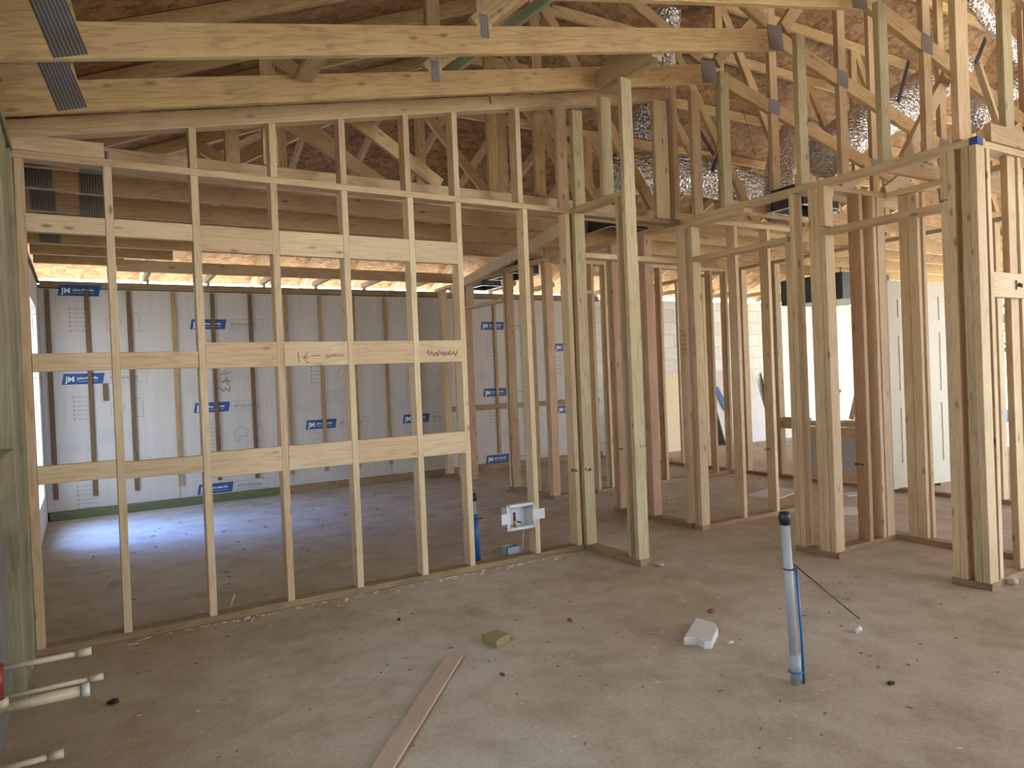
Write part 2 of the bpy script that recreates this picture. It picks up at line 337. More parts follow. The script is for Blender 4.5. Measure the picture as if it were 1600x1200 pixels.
# ------------------------------------------------------------------ insulated back wall
def mark_set(sheet, x, z, meshes):
    """one repeat of the print: blue logo flag, outlined grade name, bullet list, small print, house sketch"""
    y = 8.5165; pw = world_of(sheet)
    def put(nm, me, xx, zz, yy=y, par=sheet, lab=None):
        o = link(nm, me, par, Vector((xx, yy, zz))-world_of(par))
        if lab: o['label'] = lab
        return o
    if -0.3 < z < 2.24 or True:
        lg = put('printed_logo', meshes['flag'], x, z, lab='blue printed logo flag')
        put('logo_lettering', meshes['jm'], x+0.035, z+0.028, y-0.002, lg); put('logo_lettering', meshes['name'], x+0.135, z+0.052, y-0.002, lg); put('logo_lettering', meshes['sub'], x+0.135, z+0.026, y-0.002, lg)
    if z < 2.2:
        put('grade_box', meshes['frame'], x+0.385, z); put('grade_lettering', meshes['ap'], x+0.42, z+0.04)
    if z > 0.35:
        put('printed_list', meshes['list'], x+0.09, z-0.13)
        put('small_print', meshes['lines'], x-0.08, z-0.60) if z > 0.7 else None
    if z > 0.55:
        put('house_sketch', meshes['house'], x+0.42, z-0.34)
        put('small_print', meshes['table'], x+0.28, z-0.58) if z > 0.7 else None
def flat_poly(pts, th=0.001):
    bm = bmesh.new(); a = [bm.verts.new((x, 0, z)) for x, z in pts]; b = [bm.verts.new((x, th, z)) for x, z in pts]
    bm.faces.new(a); bm.faces.new(b[::-1]); n = len(a)
    for i in range(n): bm.faces.new((a[i], a[(i+1) % n], b[(i+1) % n], b[i]))
    return bm
def strokes2d(segs, w=0.003, th=0.0008):
    bm = bmesh.new()
    for (x0, z0, x1, z1) in segs:
        d = Vector((x1-x0, 0, z1-z0)).normalized(); n = Vector((-d.z, 0, d.x))*w/2
        p, q = Vector((x0, 0, z0)), Vector((x1, 0, z1)); t = Vector((0, th, 0))
        v = [bm.verts.new(c) for c in (p-n, q-n, q+n, p+n, p-n+t, q-n+t, q+n+t, p+n+t)]
        for f in ((0, 1, 2, 3), (7, 6, 5, 4), (0, 4, 5, 1), (1, 5, 6, 2), (2, 6, 7, 3), (3, 7, 4, 0)): bm.faces.new([v[i] for i in f])
    return bm
def upright(me):
    me.transform(Matrix.Rotation(math.pi/2, 4, 'X')); return me
M_ = {}
M_['flag'] = bm_mesh(flat_poly([(0, 0), (0.36, 0), (0.38, 0.11), (0.02, 0.11)]), 'flag', BLUE)
M_['jm'] = upright(text_mesh('JM', 0.075, WHITE, bold=0.002)); M_['name'] = upright(text_mesh('Johns Manville', 0.032, WHITE, bold=0.0008))
M_['sub'] = upright(text_mesh('A Berkshire Hathaway Company', 0.0135, WHITE)); M_['ap'] = upright(text_mesh('AP Foil-Faced', 0.048, GREYP, bold=0.0006))
M_['frame'] = bm_mesh(strokes2d([(0, 0, 0.38, 0), (0.38, 0, 0.40, 0.11), (0.02, 0.11, 0.40, 0.11), (0.03, 0.02, 0.33, 0.02)]), 'frame', GREYP)
seg = []
for i in range(6): seg += [(0.0, -0.045*i, 0.014, -0.045*i)]
lst = strokes2d(seg, 0.016)
for i in range(6): 
    b2 = strokes2d([(0.03, -0.045*i, 0.03+0.11+0.05*((i*7) % 3)/2, -0.045*i)], 0.004); me_ = bpy.data.meshes.new('t'); b2.to_mesh(me_); b2.free(); lst.from_mesh(me_)
M_['list'] = bm_mesh(lst, 'list', GREYP)
M_['lines'] = bm_mesh(strokes2d([(0, -0.016*i, 0.20+0.02*(i % 3), -0.016*i) for i in range(7)] + [(0.27, -0.016*i, 0.34, -0.016*i) for i in range(7)] + [(0.10, 0, 0.30, 0)], 0.004), 'lines', GREYL)
M_['table'] = bm_mesh(strokes2d([(0, 0, 0.24, 0), (0, 0.11, 0.24, 0.11), (0, -0.02, 0.24, -0.02), (0, -0.02, 0, 0), (0.24, 0, 0.42, 0)] + [(0.24*i/8, 0.0, 0.24*i/8, 0.11) for i in range(9)] + [(0.28, 0, 0.33, 0), (0.28, 0.03, 0.33, 0.03), (0.305, 0.03, 0.305, 0.06), (0.37, 0, 0.42, 0)], 0.005), 'table', GREYL)
M_['house'] = bm_mesh(strokes2d([(0, 0, 0, 0.10), (0, 0, 0.05, 0), (0.05, 0, 0.05, 0.05), (0.05, 0.05, 0.13, 0.05), (0.13, 0.05, 0.13, 0.10), (-0.02, 0.10, 0.06, 0.16), (0.06, 0.16, 0.15, 0.10), (0.2, -0.02, 0.32, -0.02), (0.2, -0.02, 0.2, 0.03), (0.3, 0.0, 0.3, 0.15), (0.3, 0.17, 0.2, 0.17)], 0.0045), 'house', GREYP)
sheets = [(-0.349, [2.26, 1.36, 0.45]), (0.862, [1.92, 1.00, 0.10]), (2.07, [1.64, 0.73]), (3.30, [1.62, 0.72]), (4.48, [1.91, 1.00, 0.09]), (5.68, [1.60, 0.70])]
strips = [(-0.29, 0.21, 1), (0.05, 0.21, 1), (0.43, 0.22, 1), (0.855, 0.22, 0), (1.25, 0.24, 1), (1.65, 0.22, 1), (2.05, 0.22, 0), (2.45, 0.22, 0), (2.86, 0.22, 0), (3.27, 0.22, 0), (3.70, 0.22, 0), (4.12, 0.22, 0), (4.85, 0.22, 0), (5.3, 0.22, 0), (5.75, 0.22, 0), (6.2, 0.22, 0)]
where = ['at the left end of the back wall by the window', 'second from the left on the back wall', 'third from the left on the back wall', 'fourth from the left, ending in the room corner', 'behind the doorway with three blue logos in a column', 'right-hand one before the bare block wall']
for i, (x0, zs) in enumerate(sheets):
    x1 = sheets[i+1][0] if i < 5 else 6.62
    sh = thing('insulation_board', ((x0+x1)/2, 8.56, 0.09), 'white foil-faced insulation board, '+where[i], 'insulation board')
    box('facer_panel', (x0+0.002, 8.518, 0.09), (x1-0.002, 8.598, 2.33), FACER, sh)
    for z in zs: mark_set(sh, x0+0.17, z, M_)
    for (sx0, z0, dk) in strips:
        if x0 <= sx0 < x1:
            s_ = lum('furring_strip', sh, (sx0+0.02, 8.507, z0), (sx0+0.02, 8.507, 2.32), (1, 0, 0), 0.042, 0.018, DARKW if dk else STRIP, 0.002)
            if dk: s_['label'] = 'dark brown furring strip'
    if i == 0: lum('furring_strip', sh, (0.20, 8.507, 1.18), (0.20, 8.507, 1.36), (1, 0, 0), 0.042, 0.018, DARKW)
    if i == 1:
        o = scrawl('handwriting', sh, (1.30, 8.514, 1.22), 1, (1, 0, 0), (0, 0, 1),
                   [[(0.02, 0.30), (0.10, 0.33), (0.04, 0.27), (0.12, 0.27), (0.05, 0.22)], [(0.02, 0.19), (0.14, 0.22)], [(0.04, 0.10), (0.09, 0.16), (0.10, 0.07)], [(0.03, 0.12), (0.13, 0.12)], [(0.0, 0.05), (0.06, 0.0), (0.06, 0.05), (0.11, 0.0), (0.12, 0.06)]], 0.003)
        o['label'] = 'handwritten pencil figures'
PL = thing('wall_plate', (1.0, 8.55, 2.37), 'long dark brown top plate along the insulated back wall', 'wall plate')
lum('plate_length', PL, (XL, 8.60, 2.375), (3.3, 8.60, 2.375), (0, 1, 0), 0.14, 0.07, SILL); lum('plate_length', PL, (3.31, 8.60, 2.375), (6.7, 8.60, 2.375), (0, 1, 0), 0.14, 0.07, SILL)
BP = thing('base_board', (1.0, 8.49, 0.0), 'treated bottom board along the insulated back wall, green at its left end', 'base board')
lum('board_length', BP, (XL, 8.497, 0.045), (1.93, 8.497, 0.045), (0, 0, 1), 0.09, 0.036, MOSS, 0.001, label='dark green treated board'); lum('board_length', BP, (1.94, 8.497, 0.045), (6.62, 8.497, 0.045), (0, 0, 1), 0.09, 0.036, SILL, 0.001)

tag(lum('furring_board', None, (4.12, 8.487, 0.86), (6.6, 8.487, 0.86), (0, 0, 1), 0.07, 0.018, SILL, 0.001), 'brownish horizontal board nailed across the insulation seen through the doorway', 'board')

# ------------------------------------------------------------------ stud walls
SW, ST = 0.089, 0.038
def stud(par, x, y, z0, z1, flat='y', mat=None, w=SW, t=ST, name='stud'):
    """upright whose broad side measures w along axis `flat`"""
    mat = mat or random.choice([PALE, PALE, WARM, PALE, PINK])
    wd = (1, 0, 0) if flat == 'x' else (0, 1, 0)
    return lum(name, par, (x, y, z0), (x, y, z1), wd, w, t, mat, 0.004)
def plate(par, p0, p1, mat=PALE, name='top_plate', w=SW, t=ST, **tg):
    d = Vector(p1)-Vector(p0); wd = Vector((-d.y, d.x, 0))
    return lum(name, par, p0, p1, wd, w, t, mat, 0.0015, **tg)
# W1: long partition in front, with a raked upper tier
Y1 = 4.185; A_, B_ = 2.545, 0.2085
rake = lambda x: A_ + B_*x
W1 = thing('stud_wall', (1.4, Y1, 0), 'long pale stud wall at the left with three rows of blocking and a sloping top', 'stud wall')
plate(W1, (-0.26, Y1, 0.019), (3.04, Y1, 0.019), SILL, 'bottom_plate')
plate(W1, (-0.30, Y1, 2.423), (3.04, Y1, 2.423), WARM, 'top_plate')
xs = [-0.222, 0.15, 0.556, 0.97, 1.378, 1.80, 2.135, 2.645, 3.00]
ms = [WARM, PALE, PALE, WARM, PALE, PALE, PALE, PALE, PALE]
for x, m in zip(xs, ms): stud(W1, x, Y1, 0.038, 2.403, 'y', m)
for x in (0.556, 0.975, 1.378, 1.79, 2.13, 2.615): stud(W1, x, Y1, 2.443, rake(x)-0.004, 'y', random.choice([WARM, PALE, GREEN]))
stud(W1, 2.985, Y1-0.02, 2.443, rake(2.97)-0.004, 'x', WARM)
for row, (zc2, zc4) in enumerate(((2.072, 2.098), (1.44, 1.42), (0.848, 0.873))):
    for i in range(6):
        x0, x1 = xs[i]+0.0195, xs[i+1]-0.0195; small = i < 2
        wv, zc = (0.089, zc4) if small else (0.14, zc2)
        if row == 2 and i == 1: zc -= 0.012
        b_ = lum('blocking', W1, (x0, Y1-0.024, zc), (x1, Y1-0.024, zc), (0, 0, 1), wv, ST, PALE if random.random() < 0.7 else WARM, 0.001)
        if row == 1 and i == 5:
            s_ = scrawl('pencil_scribble', W1, (xs[5]+0.07, Y1-0.0445, 1.41), 1, (1, 0, 0), (0, 0, 1),
                        [[(0.22*k/28, 0.018+0.017*math.sin(k*1.9)+0.006*math.sin(k*0.7)) for k in range(29)], [(0.22*k/20, 0.012+0.014*math.sin(k*2.3+1)) for k in range(21)]], 0.0014)
            s_['label'] = 'illegible pencil scribble'
        if row == 1 and i == 3:
            s_ = scrawl('pencil_scribble', W1, (xs[3]+0.10, Y1-0.0445, 1.39), 1, (1, 0, 0), (0, 0, 1),
                        [[(0, 0.0), (-0.005, 0.06)], [(0.05, 0.055), (0.03, 0.03), (0.04, 0.0), (0.06, 0.0)], [(0.07, 0.035), (0.12, 0.04)],
                         [(0.17, 0.045), (0.155, 0.03), (0.17, 0.025), (0.185, 0.04), (0.195, 0.03), (0.20, 0.045), (0.21, 0.03), (0.215, 0.045), (0.225, 0.03)], [(0.235, 0.045), (0.235, 0.03)], [(0.245, 0.03), (0.255, 0.045), (0.265, 0.03)]], 0.0018)
            s_['label'] = 'dark pencil marks'
# raked plates
xk = 3.62
lum('rake_plate', W1, (-0.33, Y1-0.03, rake(-0.33)+0.045), (2.4, Y1-0.03, rake(2.4)+0.045), (0, 0, 1), 0.085, 0.038, WARM)
lum('rake_plate', W1, (2.41, Y1-0.03, rake(2.41)+0.045), (4.05, Y1-0.03, rake(4.05)+0.045), (0, 0, 1), 0.085, 0.038, WARM)
lum('rake_plate', W1, (-0.33, Y1, rake(-0.33)+0.0195), (4.05, Y1, rake(4.05)+0.0195), (0, 1, 0), SW, ST, PALE)
lum('heel_block', W1, (-0.28, Y1-0.026, 2.482), (0.14, Y1-0.026, 2.482), (0, 0, 1), 0.078, ST, PALE)

# doorway line continuing W1 to the right
W1b = thing('stud_wall', (3.6, Y1, 2.1), 'open doorway header and short upper studs between the wing wall and the right-hand wall', 'stud wall')
plate(W1b, (3.14, Y1, 2.423), (4.085, Y1, 2.423), SILL, 'top_plate')
plate(W1b, (3.14, Y1, 2.115), (4.075, Y1, 2.115), PALE, 'header')
stud(W1b, 3.93, Y1-0.02, 2.443, rake(3.9), 'x', PALE, 0.14); stud(W1b, 4.065, Y1, 2.443, rake(4.02), 'y', WARM)
# wing wall
XW = 3.085
W2 = thing('stud_wall', (XW, 3.85, 0), 'short wing wall of greenish posts jutting from the long stud wall', 'stud wall')
plate(W2, (XW, 3.545, 0.019), (XW, 4.228, 0.019), SILL, 'bottom_plate')
plate(W2, (XW, 3.60, 2.423), (XW, 4.228, 2.423), GREEN, 'top_plate')
stud(W2, XW, 4.13, 0.038, 2.403, 'x', GREEN); stud(W2, XW+0.01, 4.20, 0.038, 2.403, 'x', PALE)
stud(W2, XW, 4.11, 2.443, 3.13, 'x', GREEN); stud(W2, XW, 3.79, 2.443, 3.11, 'x', GREEN)
stud(W2, XW, 3.575, 0.038, 3.16, 'x', GREEN); stud(W2, XW, 3.615, 0.038, 2.403, 'x', SILL); stud(W2, XW+0.01, 3.535+0.12, 0.038, 2.403, 'x', GREEN)
lum('sloped_plate', W2, (XW-0.02, 3.805, 3.235), (XW-0.02, 3.262, 3.235), (0, 0, 1), 0.13, ST, WARM)
lum('sloped_plate', W2, (XW+0.02, 3.805, 3.20), (XW+0.02, 3.262, 3.20), (0, 0, 1), 0.089, ST, GREEN)

# right-hand wall line (runs towards the camera), very slightly out of square
def xr_(y): return 4.13 + (4.1-y)*0.028 if y < 4.1 else 4.13
Wc = thing('stud_wall', (4.13, 4.5, 0), 'short stud wall behind the doorway, orange stud at its far end', 'stud wall')
plate(Wc, (4.13, 5.10, 0.019), (4.13, 4.13, 0.019), SILL, 'bottom_plate'); plate(Wc, (4.13, 5.95, 2.423), (4.13, 4.13, 2.423), WARM, 'top_plate')
for y, m in ((5.06, WARM), (5.015, PINK), (4.62, PINK), (4.58, PINK), (4.17, PALE)): stud(Wc, 4.13, y, 0.038, 2.403, 'x', m)
Wr = thing('stud_wall', (4.16, 3.0, 0), 'right-hand stud wall with two doorways and a full row of tall studs above', 'stud wall')
plate(Wr, (xr_(4.1), 4.1, 0.019), (xr_(4.02), 4.02, 0.019), SILL, 'bottom_plate')
plate(Wr, (xr_(3.19), 3.19, 0.019), (xr_(2.87), 2.87, 0.019), SILL, 'bottom_plate')
plate(Wr, (xr_(2.185), 2.185, 0.019), (xr_(1.98), 1.98, 0.019), SILL, 'bottom_plate')
plate(Wr, (xr_(4.1), 4.1, 2.423), (xr_(1.98), 1.98, 2.423), PALE, 'top_plate')
plate(Wr, (xr_(4.1), 4.1, 2.385), (xr_(3.52), 3.52, 2.385), PALE, 'top_plate')
for y, m, z1 in ((4.075, PINK, 2.365), (4.04, PALE, 2.365), (3.17, PALE, 2.09), (3.13, PALE, 2.403), (2.985, PALE, 2.403), (2.945, PALE, 2.403), (2.905, PALE, 2.09), (2.158, PALE, 2.09), (2.118, PALE, 2.403), (2.045, GREEN, 2.403), (2.005, PALE, 2.403)):
    stud(Wr, xr_(y), y, 0.038, z1, 'x', m)
for y in (2.158, 2.905): stud(Wr, xr_(y), y, 2.145, 2.403, 'x', PALE)
plate(Wr, (xr_(4.02), 4.02, 2.110), (xr_(3.17), 3.17, 2.110), WARM, 'header')
plate(Wr, (xr_(2.935), 2.935, 2.110), (xr_(2.138), 2.138, 2.110), WARM, 'header')
for y, z1, m in ((3.99, 3.40, WARM), (3.70, 3.44, GREEN), (3.06, 3.44, GREEN), (2.51, 3.40, GREEN)): stud(Wr, xr_(y), y, 2.443, z1, 'x', m)
stud(Wr, xr_(2.07)-0.01, 2.07, 2.443, 3.45, 'x', WARM, 0.125)
box('chalk_mark', (xr_(2)-0.046, 1.977, 2.403), (xr_(2)+0.012, 2.02, 2.4435), BLUE, Wr, label='dark blue paint mark')
# cross walls
def xwall(label, y, x0, x1, studs, top=(None, None), z1=2.403, bottom=True, extra=()):
    w_ = thing('stud_wall', ((x0+x1)/2, y, 0), label, 'stud wall')
    if bottom: plate(w_, (x0, y, 0.019), (x1, y, 0.019), SILL, 'bottom_plate')
    a, b = (top[0] if top[0] is not None else x0), (top[1] if top[1] is not None else x1)
    plate(w_, (a, y, 2.423), (b, y, 2.423), PALE, 'top_plate')
    for s in studs:
        x, fl = (s, 'y') if not isinstance(s, tuple) else s[:2]
        stud(w_, x, y, 0.038, z1, fl, s[2] if isinstance(s, tuple) and len(s) > 2 else None)
    return w_
wa = xwall('pale stud wall receding right from the middle doorway post', 4.065, 4.18, 5.4, [(4.585, 'y', PALE), (4.98, 'y', PALE), (5.34, 'y', WARM)])
wb = xwall('low-lit closet wall with one reddish stud', 2.985, 4.23, 4.97, [(4.25, 'y', PALE), (4.59, 'y', PINK), (4.745, 'y', PALE)])
stud(wb, 4.83, 2.965, 0.038, 2.403, 'x', PALE)
plate(wb, (4.22, 2.985, 2.385), (4.30, 2.985, 2.385), PALE, 'top_plate')
wg = xwall('stud wall at the right edge with a marked horizontal block', 2.045, 4.25, 6.4, [(4.30, 'y', PALE), (4.61, 'x', PALE), (5.2, 'y', PALE), (5.6, 'y', WARM), (6.0, 'y', PALE)])
lum('blocking', wg, (4.32, 2.02, 1.66), (4.70, 2.02, 1.66), (0, 0, 1), 0.14, ST, PALE)
stud(wg, 4.68, 2.06, 0.038, 2.403, 'y', PALE)
s_ = scrawl('marker_scribble', wg, (4.55, 1.9965, 1.655), 1, (1, 0, 0), (0, 0, 1), [[(0.0, 0.02), (0.012, 0.035), (0.006, -0.02), (0.02, 0.01), (0.03, 0.0), (0.035, 0.02), (0.045, 0.0), (0.055, 0.02), (0.062, 0.0), (0.08, 0.018), (0.075, -0.005), (0.06, 0.002)]], 0.003)
def ywall(label, x, y0, y1, studs, top=None, bottom=True):
    w_ = thing('stud_wall', (x, (y0+y1)/2, 0), label, 'stud wall')
    if bottom: plate(w_, (x, y1, 0.019), (x, y0, 0.019), SILL, 'bottom_plate')
    t0, t1 = top or (y0, y1); plate(w_, (x, t1, 2.423), (x, t0, 2.423), PALE, 'top_plate')
    for s in studs:
        y, fl = (s, 'x') if not isinstance(s, tuple) else s[:2]
        stud(w_, x, y, 0.038, 2.403, fl, s[2] if isinstance(s, tuple) and len(s) > 2 else None)
    return w_
wd_ = ywall('stud wall behind the second doorway with a double board in the middle', 4.925, 2.10, 2.94, [(2.14, 'x', PALE)])
for yy in (2.835, 2.770): stud(wd_, 4.925, yy, 0.038, 2.403, 'y', PALE, 0.064)
stud(wd_, 4.962, 2.735, 0.038, 2.403, 'x', WARM, 0.035, 0.03)
wl = ywall('stud wall at the right of the left room, running to the back wall', 4.035, 7.66, 8.47, [(8.40, 'x', PALE), (8.36, 'x', PALE), (8.0, 'x', PALE), (7.73, 'x', PALE), (7.69, 'x', PINK)], top=(5.95, 8.52))
plate(wl, (4.035, 7.67, 2.11), (4.035, 6.80, 2.11), PALE, 'header'); stud(wl, 4.035, 7.62, 2.13, 2.403, 'x', PALE)
wq = thing('stud_wall', (4.07, 6.4, 0), 'group of dark orange studs left of centre behind the washer box', 'stud wall')
plate(wq, (4.08, 6.85, 0.019), (4.08, 5.98, 0.019), SILL, 'bottom_plate')
for y, m in ((6.83, PALE), (6.77, WARM), (6.36, WARM), (6.05, WARM), (6.01, PINK)): stud(wq, 4.08, y, 0.038, 2.403, 'x', m)
wx = xwall('far stud wall across the hall with gaps for doorways', 6.02, 4.13, 4.40, [(4.30, 'y', PALE)], top=(4.13, 6.7))
for a, b, ss in ((4.58, 4.90, [(4.62, WARM), (4.80, PALE), (4.85, PALE)]), (5.40, 6.70, [(5.44, PALE), (5.58, WARM), (6.0, PALE), (6.37, WARM), (6.62, PALE)])):
    plate(wx, (a, 6.02, 0.019), (b, 6.02, 0.019), SILL, 'bottom_plate')
    for x, m in ss: stud(wx, x, 6.02, 0.038, 2.403, 'y', m)
plate(wx, (4.40, 6.02, 2.11), (4.60, 6.02, 2.11), PALE, 'header'); plate(wx, (4.9, 6.02, 2.11), (5.42, 6.02, 2.11), PALE, 'header')
wy = xwall('stud wall of the small bath room seen between the middle posts', 6.64, 4.98, 5.9, [(5.0, 'y', PINK), (5.05, 'y', WARM), (5.4, 'y', PALE), (5.8, 'y', PALE)])
wz = ywall('long stud wall in front of the bright garage', 6.74, 2.05, 8.45, [(8.3, 'x'), (7.9, 'x'), (7.4, 'x'), (6.9, 'x'), (6.46, 'x', PALE), (5.87, 'x', PALE), (5.83, 'x', PALE), (5.42, 'x', GREEN), (5.36, 'x', GREEN), (3.8, 'x', PALE), (3.10, 'x', PALE), (2.6, 'x')])
plate(wz, (6.74, 5.45, 0.66), (6.74, 5.0, 0.66), WARM, 'sill')
lum('header', wz, (6.74, 5.45, 0.60), (6.74, 5.0, 0.60), (0, 0, 1), 0.089, ST, WARM)

# ------------------------------------------------------------------ roof trusses
def tl(par, p0, p1, y, w=SW, name='web', mat=TRUSS, t=ST):
    return lum(name, par, (p0[0], y, p0[1]), (p1[0], y, p1[1]), (0, 0, 1) if abs(p1[0]-p0[0]) > abs(p1[1]-p0[1]) else (1, 0, 0), w, t, mat, 0.002)
def gus(par, x, z, y, w=0.12, h=0.14, rot=0.0, n='nail_plate'):
    bm = bmesh.new(); add_box(bm, (-w/2, -0.001, -h/2), (w/2, 0.001, h/2)); me = bm_mesh(bm, n, PLATE)
    o = link(n, me, par, Vector((x, y-0.0205, z))-world_of(par)); o.rotation_euler = (0, rot, 0); return o
topz = lambda x, y: hz(x, y)-0.05
PK = 4.17
names = {1.40: 'nearest roof truss, overhead at the very top edge', 2.01: 'second roof truss from the camera, with its chord along the top edge', 2.62: 'pale roof truss chord running along the top of the view to a nail plate',
         3.23: 'broad pale roof truss chord crossing the upper view, large grey nail plate at its bend', 3.83: 'vaulted roof truss just in front of the sloping wall top', 4.44: 'flat roof truss directly behind the long stud wall',
         4.90: 'roof truss with the deepest bottom chord, second behind the long stud wall', 5.50: 'third flat roof truss behind the long stud wall', 6.10: 'last flat roof truss over the left room, carrying the jack rafters'}
for y, lab in names.items():
    T = thing('roof_truss', (4.0, y, 2.43), lab, 'roof truss')
    cap = 8.36-y; xa, xb = min(cap, 6.6), max(13.2-cap, 6.6)
    tl(T, (-0.75, topz(-0.75, y)-0.005), (xa, topz(xa, y)), y, SW, 'top_chord')
    tl(T, (xb, topz(xb, y)), (13.9, topz(13.9, y)), y, SW, 'top_chord')
    if xb-xa > 0.1: tl(T, (xa, topz(xa+0.2, y)), (xb, topz(xa+0.2, y)), y, SW, 'top_chord')
    zt = lambda x: topz(x, y)-0.04
    if y < 4.2:
        cz = 0.07
        tl(T, (-0.33, rake(-0.33)+cz+0.005), (PK, rake(PK)+cz), y, 0.14, 'bottom_chord', TRUSS)
        s2 = -0.235; zr = lambda x: rake(PK)+cz+s2*(x-PK)+0.012
        tl(T, (PK, zr(PK)-0.01), (7.9, zr(7.9)), y, 0.11, 'bottom_chord', TRUSS)
        tl(T, (4.32, 2.495), (13.2, 2.495), y, 0.10, 'bottom_chord', WARM)
        gus(T, PK-0.05, rake(PK)+cz-0.002, y, 0.15, 0.17, -0.10)
        gus(T, -0.035, 2.70, y, 0.12, 0.30, -0.33)
        tl(T, (-0.30, 2.60), (-0.30, topz(-0.30, y)-0.05), y, SW, 'heel_web')
        tl(T, (-0.255, 2.67), (0.03, 2.73), y, 0.20, 'heel_wedge')
        for xv in (1.85, 4.85, 6.2): 
            zb = (rake(xv)+cz+0.06) if xv < PK else 2.55
            tl(T, (xv, zb), (xv, zt(xv)), y, SW, 'web', WARM)
            gus(T, xv, (rake(xv)+cz+0.07) if xv < PK else zr(xv), y, 0.05 if xv < PK else 0.13, 0.12, -0.05 if xv < PK else 0.1)
        tl(T, (1.8, rake(1.8)+0.15), (2.9, zt(2.9)), y, SW, 'web'); tl(T, (PK-0.12, rake(PK)+0.16), (2.95, zt(2.95)), y, SW, 'web')
        tl(T, (PK+0.05, rake(PK)+0.16), (5.4, zt(5.4)), y, SW, 'web'); tl(T, (5.35, 2.56), (6.1, zr(6.1)-0.07), y, SW, 'web', PALE)
    else:
        bw = {4.44: 0.14, 4.90: 0.185}.get(y, 0.13)
        tl(T, (-0.33, 2.445+bw/2), (4.09, 2.445+bw/2), y, bw, 'bottom_chord', WARM); tl(T, (4.10, 2.445+bw/2), (13.2, 2.445+bw/2), y, bw, 'bottom_chord', TRUSS)
        gus(T, -0.17, 2.52, y, 0.14, 0.14); gus(T, 0.10, 2.50, y, 0.14, 0.13)
        n = 6; x0 = 1.1 + 0.35*math.sin(y*5); st = 1.95
        for i in range(n):
            xa_, xb_ = x0+i*st, x0+(i+0.5)*st
            zb = 2.45+bw
            if zt(xa_)-zb > 0.25: tl(T, (xa_, zb), (xa_, zt(xa_)), y, SW, 'web')
            if zt(xa_)-zb > 0.35: tl(T, (xb_+0.15, zb), (xa_+0.05, zt(xa_)), y, SW, 'web')
# hip jacks over the back wall
ordn = ['first', 'second', 'third', 'fourth', 'fifth', 'sixth', 'seventh', 'eighth', 'ninth', 'tenth']
for i in range(21):
    x = 0.62+0.61*i
    if x > 11.3: break
    where_ = 'over the left room' if x < 4 else 'over the middle rooms' if x < 6.7 else 'over the garage end'
    base = [0.62, 4.2, 6.7][0 if x < 4 else 1 if x < 6.7 else 2]; k = int(round((x-base)/0.61)) if x >= 4 else i
    J = thing('jack_rafter', (x, 8.6, 2.42), 'roof jack running back to the glowing eaves, %s from the left %s' % (ordn[min(max(k, 0), 9)], where_), 'rafter', 'jack rafters over the back wall')
    y0 = max(6.13, 8.36-x)
    lum('top_chord', J, (x, y0, 2.93+0.41*(8.36-y0)-0.065), (x, 9.25, 2.93+0.41*(8.36-9.25)-0.07), (0, 0, 1), 0.085, ST, WARM)
    lum('bottom_chord', J, (x, 7.97, 2.475), (x, 8.66, 2.475), (0, 0, 1), 0.06, ST, WARM)
    lum('tail_block', J, (x+0.03, 8.68, 2.42), (x+0.03, 8.68, 2.47), (1, 0, 0), 0.02, 0.09, WARM)
NB = thing('ceiling_nailer', (1.8, 7.94, 2.44), 'long board on edge across the back of the left room below the eaves', 'ceiling board')
lum('board_length', NB, (0.33, 7.945, 2.50), (4.0, 7.945, 2.50), (0, 0, 1), 0.115, ST, WARM, 0.001)
for k, (yy, xx) in enumerate(((6.65, 1.2), (7.15, 0.75))):
    H = thing('hip_stub', (0.2, yy, 2.44), ('nearer' if k == 0 else 'farther')+' short corner ceiling joist at the back left of the left room', 'joist')
    lum('joist', H, (-0.33, yy, 2.50), (xx, yy, 2.50), (0, 0, 1), 0.115, ST, TRUSS); gus(H, -0.17, 2.50, yy, 0.14, 0.10) if k == 0 else None
lum_h = lum('hip_rafter', None, (-0.25, 8.35, 2.71), (1.98, 6.14, 3.61), (0, 0, 1), 0.12, ST, TRUSS); tag(lum_h, 'dark diagonal hip rafter at the back left corner of the roof', 'rafter')
tag(lum('strongback', None, (4.0, 8.0, 2.385), (3.18, 4.35, 2.385), (0, 0, 1), 0.10, ST, PALE), 'long pale board on edge under the ceiling joists, running back past the black duct outlet', 'ceiling board')
# attic braces
gb = [lum('roof_brace', None, at(690, 122, y=4.02), at(862, -8, y=3.45), (0, 0, 1), 0.06, ST, LGRN)]
tag(gb[0], 'green painted diagonal brace in the roof above the long stud wall', 'brace')
lb = lum('roof_brace', None, at(475, 120, y=3.79), at(500, 80, y=3.3), (1, 0, 0), 0.089, ST, GREEN); tag(lb, 'pale short brace end poking out between the two vaulted chords', 'brace')
db = lum('roof_brace', None, at(1412, 250, y=2.75), at(1484, 108, y=2.75), (1, 0, 0), 0.089, ST, PALE); tag(db, 'pale diagonal brace standing on the right-hand wall plate', 'brace')
tp = lum('tall_post', None, (4.62, 2.045, 2.445), (4.62, 2.045, 3.6), (1, 0, 0), 0.10, ST, GREEN); tag(tp, 'greenish tall post above the plate at the right edge', 'post')
tp2 = lum('roof_brace', None, at(1527, 100, y=2.3), at(1570, 228, y=2.3), (1, 0, 0), 0.03, ST, PALE); tag(tp2, 'thin pale brace leaning beside the tall posts at top right', 'brace')

